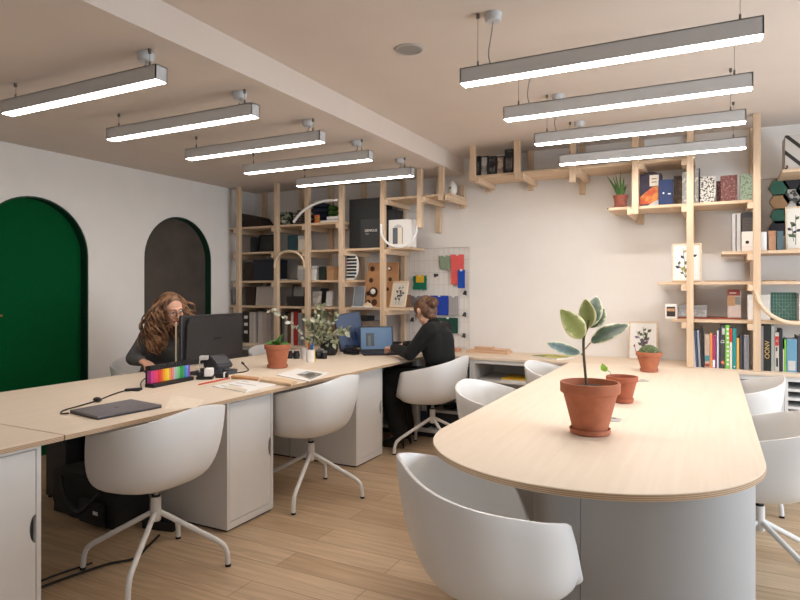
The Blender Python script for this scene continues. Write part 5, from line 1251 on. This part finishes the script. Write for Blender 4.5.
# ------------------------------------------------------------------ under the long desk
t = thing('computer_tower', 'tall black computer tower standing behind the black bag under the desk', 'computer', (-3.66, 2.63, 0), 0)
MB().box(-.10, .10, -.22, .22, .012, .62, .006).build('case', two_tone('black_mesh_case', (26, 24, 24), (44, 40, 38), 'noise', 160, .4, .7), t)
for x, y in ((-.08, -.2), (.08, -.2), (-.08, .2), (.08, .2)): MB().lathe([(0, 0), (.014, 0), (.014, .012), (0, .012)], (x, y, 0), 12).build('foot', rubber, t)
MB().box(.1005, .102, -.19, .19, .05, .58).build('side_panel', M('case_side', (40, 36, 35), .6, var=.2, scale=200), t)
t = thing('backpack', 'black fabric bag lying on the floor under the desk', 'bag', (-3.17, 2.36, 0), -.08)
m = MB()
q = bmesh.new(); bmesh.ops.create_cube(q, size=1)
bmesh.ops.subdivide_edges(q, edges=q.edges[:], cuts=5, use_grid_fill=True)
for v in q.verts:
    n = v.co.normalized(); v.co = Vector((v.co.x*.58+n.x*.02, v.co.y*.19+n.y*.015, (v.co.z+.5)*.235+n.z*.012+.014))
    v.co += Vector((R.uniform(-.006, .006), R.uniform(-.006, .006), R.uniform(-.004, .004)))
    v.co.z = max(.001, v.co.z)
m.add(q); m.build('body', M('bag_black', (30, 28, 28), .85, var=.2, scale=60, bump=.2), t, smooth=True)
q = MB(); q.box(.02, .24, -.150, -.115, .02, .15, .014); q.build('front_pocket', M('bag_pocket', (24, 23, 24), .8, var=.2), t, smooth=True)
MB().box(.17, .215, -.153, -.1505, .085, .105, .001).build('white_tag', M('tag_white', (216, 216, 216), .5), t)
MB().tube(catmull([(-.2, -.12, .23), (-.1, -.15, .14), (.05, -.16, .08), (.2, -.13, .2)], 6), .010, 8).build('strap', black_card, t, smooth=True)
t = thing('power_strip', 'black power strip with plugs on the floor under the desk by the chair column', 'power strip', (-2.70, 2.38, 0), .2)
MB().box(-.1, .1, -.03, .03, .0006, .045, .005).build('body', black_pl, t)
for k in range(3): MB().box(-.07+.06*k-.02, -.07+.06*k+.02, -.02, .02, .0455, .085, .006).build('plug', black_card, t)
pts = [(-2.55, 1.49, .008), (-2.62, 1.62, .008), (-2.60, 1.80, .008), (-2.56, 1.95, .008), (-2.5, 2.05, .008), (-2.56, 2.18, .008), (-2.62, 2.30, .008)]
t, c = cable('floor_cable', 'black cable lying on the wooden floor under the desk', pts, .006, blk); 
m = MB(); m.tube(catmull([Vector((-2.60, 1.52, .02))-c, Vector((-2.68, 1.7, .008))-c, Vector((-2.64, 1.92, .008))-c], 6), .005, 8); m.build('second_strand', blk, t, smooth=True)
# ------------------------------------------------------------------ people
skin = M('skin', (222, 170, 144), .55, var=.04, scale=20); skin2 = M('skin_fair', (226, 180, 156), .55, var=.04, scale=20)
lip = M('lips', (176, 92, 84), .5); eye_w = M('eye_white', (236, 232, 226), .3); iris = M('iris', (64, 46, 36), .2)
def blob(name, parent, mat, voxel, fill, smooth_n=3, origin=Vector()):
    """closed shapes merged into one continuous skin"""
    mb = MB(); fill(mb)
    bmesh.ops.recalc_face_normals(mb.bm, faces=mb.bm.faces)
    me = bpy.data.meshes.new(name+'_src'); mb.bm.to_mesh(me); mb.bm.free()
    o = bpy.data.objects.new(name+'_src', me); COL.objects.link(o)
    r = o.modifiers.new('r', 'REMESH'); r.mode = 'VOXEL'; r.voxel_size = voxel
    dg = bpy.context.evaluated_depsgraph_get(); dg.update()
    m2 = bpy.data.meshes.new_from_object(o.evaluated_get(dg)); bpy.data.objects.remove(o); bpy.data.meshes.remove(me)
    b = bmesh.new(); b.from_mesh(m2)
    for _ in range(smooth_n): bmesh.ops.smooth_vert(b, verts=b.verts, factor=.5, use_axis_x=True, use_axis_y=True, use_axis_z=True)
    for v in b.verts: v.co -= origin
    b.to_mesh(m2); b.free(); m2.name = name
    m2.materials.clear(); 
    for m in (mat if isinstance(mat, (list, tuple)) else [mat]): m2.materials.append(m)
    for p in m2.polygons: p.use_smooth = True; p.material_index = 0
    o2 = bpy.data.objects.new(name, m2); COL.objects.link(o2); o2.parent = parent
    return o2
def limb(mb, pts, seg=14):
    for (a, ra), (b, rb) in zip(pts, pts[1:]): mb.cap(a, b, ra, rb, seg)
def hand(mb, wrist, fwd, up, side, curl=(.35, .5, .4), spread=.12, scale=1.0):
    """palm, four unequal bent fingers and a thumb; side=+1 puts the thumb on fwd x up"""
    f = Vector(fwd).normalized(); u = Vector(up); u = (u-f*u.dot(f)).normalized(); s = f.cross(u).normalized()*side
    W_ = Vector(wrist); k = scale
    for t in (-.026, -.009, .008, .024): mb.cap(W_+f*.014*k+s*t*.75*k, W_+f*.078*k+s*t*k, .0125*k, .0105*k, 10)
    root = [(.026, .070, .0088), (.009, .074, .0092), (-.008, .070, .0088), (-.024, .062, .0078)]; lens = [(.036, .022, .018), (.040, .026, .019), (.037, .024, .018), (.028, .018, .016)]
    for i, ((t, d, r), ls) in enumerate(zip(root, lens)):
        p = W_+f*(d+.008)*k+s*t*k; ang = 0; dirv = (f+s*(t*spread*12)).normalized()
        for j, l in enumerate(ls):
            ang += curl[j]*(1+.12*i); dv = (dirv*math.cos(ang)-u*math.sin(ang)); q = p+dv*l*k
            mb.cap(p, q, r*(1-.10*j)*k, r*(.93-.10*j)*k, 10); p = q
    p = W_+f*.024*k+s*.026*k
    for (df, ds, du, r0, r1) in ((.028, .022, -.012, .0125, .0105), (.026, .006, -.012, .0100, .0088), (.020, -.004, -.008, .0086, .0072)):
        q = p+(f*df+s*ds+u*du)*k; mb.cap(p, q, r0*k, r1*k, 10); p = q
def head(mb, c, f, up, k=1.0):
    """skull, jaw, nose, brows, cheeks, lips and ears about centre c, facing f"""
    f = f.normalized(); up = (up-f*up.dot(f)).normalized(); s = f.cross(up).normalized()
    B = Matrix((s, f, up)).transposed()
    P = lambda x, y, z: c+(s*x+f*y+up*z)*k
    mb.ell(P(0, -.012, .030), (.074*k, .094*k, .086*k), B, 28, 18)
    mb.ell(P(0, .022, -.034), (.058*k, .066*k, .076*k), B, 24, 16)
    mb.ell(P(0, .058, -.088), (.026*k, .026*k, .022*k), B, 14, 10)
    for q in (-1, 1):
        mb.ell(P(q*.036, .062, -.018), (.022*k, .022*k, .022*k), B, 12, 8)
        mb.cap(P(q*.012, .088, .030), P(q*.046, .074, .030), .0095*k, .0075*k, 8)
        mb.ell(P(q*.076, -.010, .000), (.009*k, .022*k, .032*k), B, 12, 10)
        mb.cap(P(q*.010, .098, -.032), P(q*.013, .088, -.034), .007*k, .006*k, 8)
    mb.cap(P(0, .086, .020), P(0, .108, -.026), .0085*k, .0115*k, 10)
    mb.cap(P(-.020, .083, -.058), P(.020, .083, -.058), .006*k, .006*k, 8); mb.cap(P(-.016, .084, -.067), P(.016, .084, -.067), .0065*k, .0065*k, 8)
    mb.cap(P(0, .084, -.058), P(0, .088, -.067), .0075*k, .0075*k, 8)
    return P, B
def eyes(P, B, parent, org, k=1.0):
    for q in (-1, 1):
        e = MB(); e.ell(P(q*.031, .0735, .008)-org, (.0135*k, .0115*k, .0095*k), B, 14, 10); eo = e.build('eye', eye_w, parent, smooth=True)
        e = MB(); e.ell(P(q*.031, .0830, .008)-org, (.006*k, .0030*k, .006*k), B, 12, 8); e.build('iris', iris, eo, smooth=True)
        e = MB(); e.cap(P(q*.014, .094, .034)-org, P(q*.046, .080, .035)-org, .0034*k, .0024*k, 8); e.build('eyebrow', M('brow_brown', (92, 66, 50), .8), parent, smooth=True)
def paint_lips(o, P, org, m_index, k=1.0):
    c1 = P(0, .086, -.0625)-org
    for p in o.data.polygons:
        d = p.center-c1
        if d.length < .024*k and abs(d.z) < .009*k: p.material_index = m_index
V = Vector
# ---- the woman in black, typing on the laptop
O2 = V((-1.96, 4.54, 0))
w2 = thing('person', 'woman with a brown hair bun in black sweater and trousers typing at a laptop', 'person', O2)
hc = V((-2.105, 4.56, 1.135)); hf = V((-.80, .42, -.36)); hup = V((-.32, .15, .93))
sL, eL, wL = V((-1.985, 4.375, .985)), V((-2.135, 4.335, .802)), V((-2.395, 4.545, .826))
sR, eR, wR = V((-2.00, 4.715, .985)), V((-2.16, 4.815, .815)), V((-2.405, 4.765, .828))
hipL, hipR = V((-1.965, 4.46, .58)), V((-1.965, 4.62, .58)); knL, knR = V((-2.40, 4.455, .575)), V((-2.395, 4.625, .575))
anL, anR = V((-2.305, 4.465, .115)), V((-2.32, 4.63, .115))
fL = V((-.93, .35, -.12)); 
def body2(mb):
    P, B = head(mb, hc, hf, hup, .97)
    limb(mb, [(V((-2.015, 4.545, 1.00)), .056), (V((-2.045, 4.548, 1.05)), .050), (V((-2.085, 4.555, 1.09)), .050)])
    for a, ra, b, rb in ((V((-1.965, 4.54, .59)), .11, V((-1.955, 4.54, .74)), .095), (V((-1.955, 4.54, .74)), .095, V((-1.975, 4.54, .92)), .105), (V((-1.975, 4.54, .92)), .105, V((-2.00, 4.545, 1.00)), .07)): mb.cap(a, b, ra, rb, 18)
    for s_, e_, w_ in ((sL, eL, wL), (sR, eR, wR)):
        mb.cap(V((-1.99, 4.545, .985)), s_, .06, .05); limb(mb, [(s_, .050), (e_, .040), (w_, .026)])
    for h_, k_, a_ in ((hipL, knL, anL), (hipR, knR, anR)): limb(mb, [(h_, .088), (k_, .056), (a_, .036)]); mb.cap(a_, a_+V((-.09, 0, -.065)), .030, .022)
    hand(mb, wL, V((-.80, .52, -.12)), V((0, 0, 1)), 1, (.25, .45, .35)); hand(mb, wR, V((-.96, .1, -.12)), V((0, 0, 1)), -1, (.25, .45, .35))
bd = blob('body', w2, [skin2, lip], .0055, body2, 3, O2)
k2 = .97; f_ = hf.normalized(); u_ = (hup-f_*hup.dot(f_)).normalized(); s_ = f_.cross(u_).normalized(); B2 = Matrix((s_, f_, u_)).transposed()
P2 = lambda x, y, z: hc+(s_*x+f_*y+u_*z)*k2
eyes(P2, B2, w2, O2, k2); paint_lips(bd, P2, O2, 1, k2)
blackcloth = M('black_knit', (15, 16, 16), .9, var=.3, scale=90, bump=.25)
def sweater2(mb):
    for a, ra, b, rb in ((V((-1.97, 4.54, .60)), .132, V((-1.955, 4.54, .74)), .118), (V((-1.955, 4.54, .74)), .118, V((-1.975, 4.54, .90)), .128), (V((-1.975, 4.54, .90)), .126, V((-2.01, 4.545, .985)), .086)): mb.cap(a, b, ra, rb, 20)
    mb.ell(V((-1.985, 4.44, .86)), (.09, .08, .16)); mb.ell(V((-1.985, 4.64, .86)), (.09, .08, .16)); mb.ell(V((-2.06, 4.54, .86)), (.07, .12, .09))
    for s_, e_, w_ in ((sL, eL, wL), (sR, eR, wR)):
        mb.cap(V((-1.99, 4.545, .985)), s_, .075, .068); limb(mb, [(s_, .072), (s_.lerp(e_, .55), .060), (e_, .054), (e_.lerp(w_, .6), .046), (e_.lerp(w_, .93), .037)])
    mb.cap(V((-2.005, 4.545, 1.01)), V((-2.025, 4.546, 1.035)), .066, .062)
blob('sweater', w2, blackcloth, .008, sweater2, 3, O2)
def trousers2(mb):
    mb.cap(V((-1.965, 4.47, .585)), V((-1.965, 4.61, .585)), .124, .124, 18); 
    for h_, k_, a_ in ((hipL, knL, anL), (hipR, knR, anR)): limb(mb, [(h_, .108), (k_, .082), (k_.lerp(a_, .5), .078), (V((a_.x, a_.y, .165)), .078)])
blob('trousers', w2, M('black_trousers', (13, 13, 15), .85, var=.3, scale=40, bump=.2), .009, trousers2, 3, O2)
for a_ in (anL, anR):
    def boot(mb, a_=a_):
        limb(mb, [(a_+V((.005, 0, .09)), .046), (a_+V((.008, 0, .02)), .044), (a_+V((.0, 0, -.03)), .042)])
        limb(mb, [(a_+V((0, 0, -.03)), .042), (a_+V((-.08, 0, -.075)), .036), (a_+V((-.145, 0, -.0925)), .022)]); mb.cap(a_+V((-.05, 0, -.098)), a_+V((-.15, 0, -.1)), .015, .0145)
        mb.cap(a_+V((.035, 0, -.03)), a_+V((.05, 0, -.108)), .022, .0065)
    blob('boot', w2, M('black_leather', (18, 18, 19), .4, var=.1), .005, boot, 2, O2)
hairm = two_tone('hair_brown', (66, 43, 30), (126, 88, 60), 'noise', 40, .35, .7, (1, 1, 1), .5)
def hair2(mb):
    mb.ell(P2(0, -.022, .044), (.080, .090, .084), B2, 28, 18); mb.ell(P2(0, -.055, -.012), (.072, .062, .074), B2, 20, 14)
    mb.ell(P2(0, -.125, .030), (.044, .040, .046), B2, 18, 12); mb.ell(P2(0, -.07, -.07), (.045, .032, .030), B2)
    for q in (-1, 1): mb.ell(P2(q*.064, .012, .035), (.020, .046, .050), B2)
ho = blob('hair', w2, hairm, .006, hair2, 1, O2)
hs = MB(); rh = random.Random(3)
for k in range(46):
    a = rh.uniform(-1.5, 1.5); 
    st = P2(math.sin(a)*.070, .045*math.cos(a)+.02, .075+.03*math.cos(a)); md = P2(math.sin(a)*.088, -.03, .06*math.cos(a*.6)+.03+rh.uniform(-.01, .01)); en = P2(math.sin(a)*.03, -.10, .035+rh.uniform(-.03, .03))
    hs.tube([v-O2 for v in catmull([st, md, en], 6)], .0042, 5)
for k in range(26):
    ph = rh.uniform(0, 6.28); ti = rh.uniform(-.8, .8)
    hs.tube([P2(.042*math.cos(t+ph)*math.cos(ti), -.128+.036*math.sin(ti)*math.cos(t+ph)-.006, .030+.044*math.sin(t+ph))-O2 for t in [k_*.3 for k_ in range(14)]], .004, 5)
for k in range(14):
    q = rh.choice((-1, 1)); st = P2(q*.07, rh.uniform(-.03, .05), rh.uniform(.0, .03)); hs.tube([v-O2 for v in catmull([st, st+V((-.004, 0, -.03)), st+V((rh.uniform(-.015, .01), rh.uniform(-.01, .01), -.06-.02*rh.random()))], 4)], .0016, 5)
hs.build('hair_strands', hairm, w2, smooth=True)
# ---- the curly haired woman, hand at her mouth
O1 = V((-3.86, 3.38, 0))
w1 = thing('person', 'woman with long curly hair and glasses in a grey sweater behind the large monitor', 'person', O1)
gc = V((-3.535, 3.215, 1.165)); gf = V((.90, -.22, -.30)); gup = V((.30, -.22, .93))
g_f = gf.normalized(); g_u = (gup-g_f*gup.dot(g_f)).normalized(); g_s = g_f.cross(g_u).normalized(); B1 = Matrix((g_s, g_f, g_u)).transposed(); k1 = 1.0
P1 = lambda x, y, z: gc+(g_s*x+g_f*y+g_u*z)*k1
rS, rE, rW = V((-3.70, 3.16, .975)), V((-3.76, 3.065, .812)), V((-3.585, 3.00, .806))
lS, lE, lW = V((-3.72, 3.50, .975)), V((-3.47, 3.50, .816)), V((-3.42, 3.305, 1.02))
def body1(mb):
    head(mb, gc, gf, gup, k1)
    limb(mb, [(V((-3.69, 3.33, 1.00)), .058), (V((-3.64, 3.28, 1.06)), .050), (V((-3.575, 3.235, 1.115)), .050)])
    for a, ra, b, rb in ((V((-3.88, 3.38, .59)), .11, V((-3.84, 3.37, .74)), .10), (V((-3.84, 3.37, .74)), .10, V((-3.77, 3.35, .92)), .115), (V((-3.77, 3.35, .92)), .115, V((-3.70, 3.33, 1.0)), .07)): mb.cap(a, b, ra, rb, 18)
    for s_, e_, w_ in ((rS, rE, rW), (lS, lE, lW)):
        mb.cap(V((-3.72, 3.335, .98)), s_, .06, .05); limb(mb, [(s_, .050), (e_, .040), (w_, .026)])
    for y in (3.29, 3.47): limb(mb, [(V((-3.88, y, .58)), .086), (V((-3.45, y, .575)), .056), (V((-3.50, y, .09)), .036)]); mb.cap(V((-3.50, y, .07)), V((-3.36, y, .035)), .034, .028)
    hand(mb, rW, V((.93, -.30, -.10)), V((0, 0, 1)), -1, (.30, .40, .35)); hand(mb, lW, V((.06, -.62, .78)), V((.75, .45, .25)), 1, (.55, .7, .5))
bd = blob('body', w1, [skin, lip], .0055, body1, 3, O1)
eyes(P1, B1, w1, O1, k1); paint_lips(bd, P1, O1, 1, k1)
def sweater1(mb):
    for a, ra, b, rb in ((V((-3.88, 3.38, .61)), .135, V((-3.84, 3.37, .74)), .125), (V((-3.84, 3.37, .74)), .125, V((-3.765, 3.35, .90)), .140), (V((-3.765, 3.35, .90)), .138, V((-3.70, 3.33, .985)), .09)): mb.cap(a, b, ra, rb, 20)
    mb.ell(V((-3.70, 3.345, .86)), (.09, .13, .10))
    for s_, e_, w_, g in ((rS, rE, rW, .93), (lS, lE, lW, .9)):
        mb.cap(V((-3.72, 3.335, .975)), s_, .075, .066); limb(mb, [(s_, .068), (s_.lerp(e_, .55), .058), (e_, .053), (e_.lerp(w_, .6), .045), (e_.lerp(w_, g), .036)])
blob('sweater', w1, M('grey_knit', (98, 98, 98), .95, var=.16, scale=120, bump=.3), .008, sweater1, 3, O1)
def trousers1(mb):
    mb.cap(V((-3.88, 3.30, .585)), V((-3.88, 3.46, .585)), .122, .122, 18)
    for y in (3.29, 3.47): limb(mb, [(V((-3.88, y, .58)), .105), (V((-3.45, y, .575)), .074), (V((-3.50, y, .13)), .056)])
blob('trousers', w1, M('dark_jeans', (44, 50, 64), .9, var=.15, scale=60), .010, trousers1, 3, O1)
for y in (3.29, 3.47):
    def shoe(mb, y=y): limb(mb, [(V((-3.50, y, .10)), .044), (V((-3.51, y, .05)), .045)]); limb(mb, [(V((-3.53, y, .042)), .041), (V((-3.42, y, .040)), .040), (V((-3.34, y, .032)), .031)])
    blob('shoe', w1, M('dark_shoe', (40, 38, 38), .6), .006, shoe, 2, O1)
# glasses
gl = MB(); 
for q in (-1, 1):
    cen = (q*.034, .104, .004); ringp = [P1(cen[0]+.024*math.cos(t), cen[1]-.010*abs(math.cos(t)*(1 if q*math.cos(t) > 0 else 0)), cen[2]+.019*math.sin(t))-O1 for t in [2*PI*k/20 for k in range(21)]]
    gl.tube(ringp, .0021, 6, cap=False); gl.tube([P1(q*.058, .094, .010)-O1, P1(q*.078, .05, .010)-O1, P1(q*.080, -.01, .006)-O1], .0019, 6)
gl.tube([P1(-.011, .105, .008)-O1, P1(0, .108, .011)-O1, P1(.011, .105, .008)-O1], .002, 6)
gl.build('glasses', M('dark_glasses', (46, 30, 28), .35), w1, smooth=True)
# long curls
curl_m = two_tone('curly_hair', (74, 47, 31), (160, 118, 84), 'noise', 17, .32, .68, (1, 1, 1), .5)
def hairb(mb):
    mb.ell(P1(0, -.024, .045), (.082, .094, .084), B1, 28, 18); mb.ell(P1(0, -.050, -.030), (.080, .066, .090), B1, 20, 14)
    mb.ell(V((-3.66, 3.19, 1.02)), (.075, .085, .12)); mb.ell(V((-3.63, 3.16, .93)), (.06, .07, .09)); mb.ell(V((-3.66, 3.36, 1.0)), (.07, .06, .12))
    for q in (-1, 1): mb.ell(P1(q*.072, .000, -.01), (.022, .046, .085), B1)
blob('hair', w1, curl_m, .007, hairb, 2, O1)
cu = MB(); rr = random.Random(12)
for k in range(210):
    a = rr.uniform(-2.75, 2.75) if k % 3 else rr.uniform(.3, 2.3)      # 0 front, + is her right (the camera side)
    el = rr.uniform(-.15, .95)
    if abs(a) < .7: continue
    if abs(a) < 1.0: el = rr.uniform(.8, 1.05)
    st = P1(math.sin(a)*.080*math.cos(el*.9), math.cos(a)*.086*math.cos(el*.9)-.016, .042+.084*math.sin(el))
    if abs(a) < 1.25: outd = (g_s*(1 if a > 0 else -1)*.9-g_f*.35).normalized()
    else: outd = (g_s*math.sin(a)+g_f*(math.cos(a)-.3)).normalized()
    end_z = rr.uniform(.83, 1.02) if a > 0 else rr.uniform(.9, 1.03)
    nx = 20; Lz = st.z-end_z; ph = rr.uniform(0, 6.28); fr = rr.uniform(3.6, 6.0); am = rr.uniform(.010, .024); pts = []
    wd = rr.uniform(.015, .085) if abs(a) > 1.25 else rr.uniform(.04, .08)
    if rr.random() < .10: wd = .13; end_z += .04
    drift = V((rr.uniform(-.03, .04), rr.uniform(-.01, .05), 0)) if a > 0 else V((-.02, 0, 0))
    for i in range(nx+1):
        t = i/nx; sp = min(1, t*2.0)
        p_ = st+outd*wd*(math.sin(min(1, t*1.5)*PI/2))+drift*t+V((0, 0, -Lz*t**1.05))
        e_ = am*sp
        pts.append(p_+V((math.cos(ph+fr*t*PI)*e_, math.sin(ph+fr*t*PI)*e_, math.sin(ph*2+fr*t*PI)*e_*.7))-O1)
    r0 = rr.uniform(.0045, .0085)
    cu.tube(pts, [r0*.8]+[r0]*(nx-3)+[r0*.8, r0*.55, .0015], 6)
cu.build('hair_curls', curl_m, w1, smooth=True)
p = V((-3.46, 2.955, TOPZ))
t = thing('computer_mouse', 'black computer mouse under the hand of the curly haired woman', 'mouse', p, -.3)
m = MB(); q = bmesh.new(); bmesh.ops.create_uvsphere(q, u_segments=20, v_segments=12, radius=1)
for v in q.verts: v.co = Vector((v.co.x*.052, v.co.y*.03, max(.0006, v.co.z*.026)))
m.add(q); m.build('body', black_pl, t, smooth=True)
MB().tube([(.018, 0, .0255), (.034, 0, .0215)], .004, 8).build('scroll_wheel', charcoal, t, smooth=True)
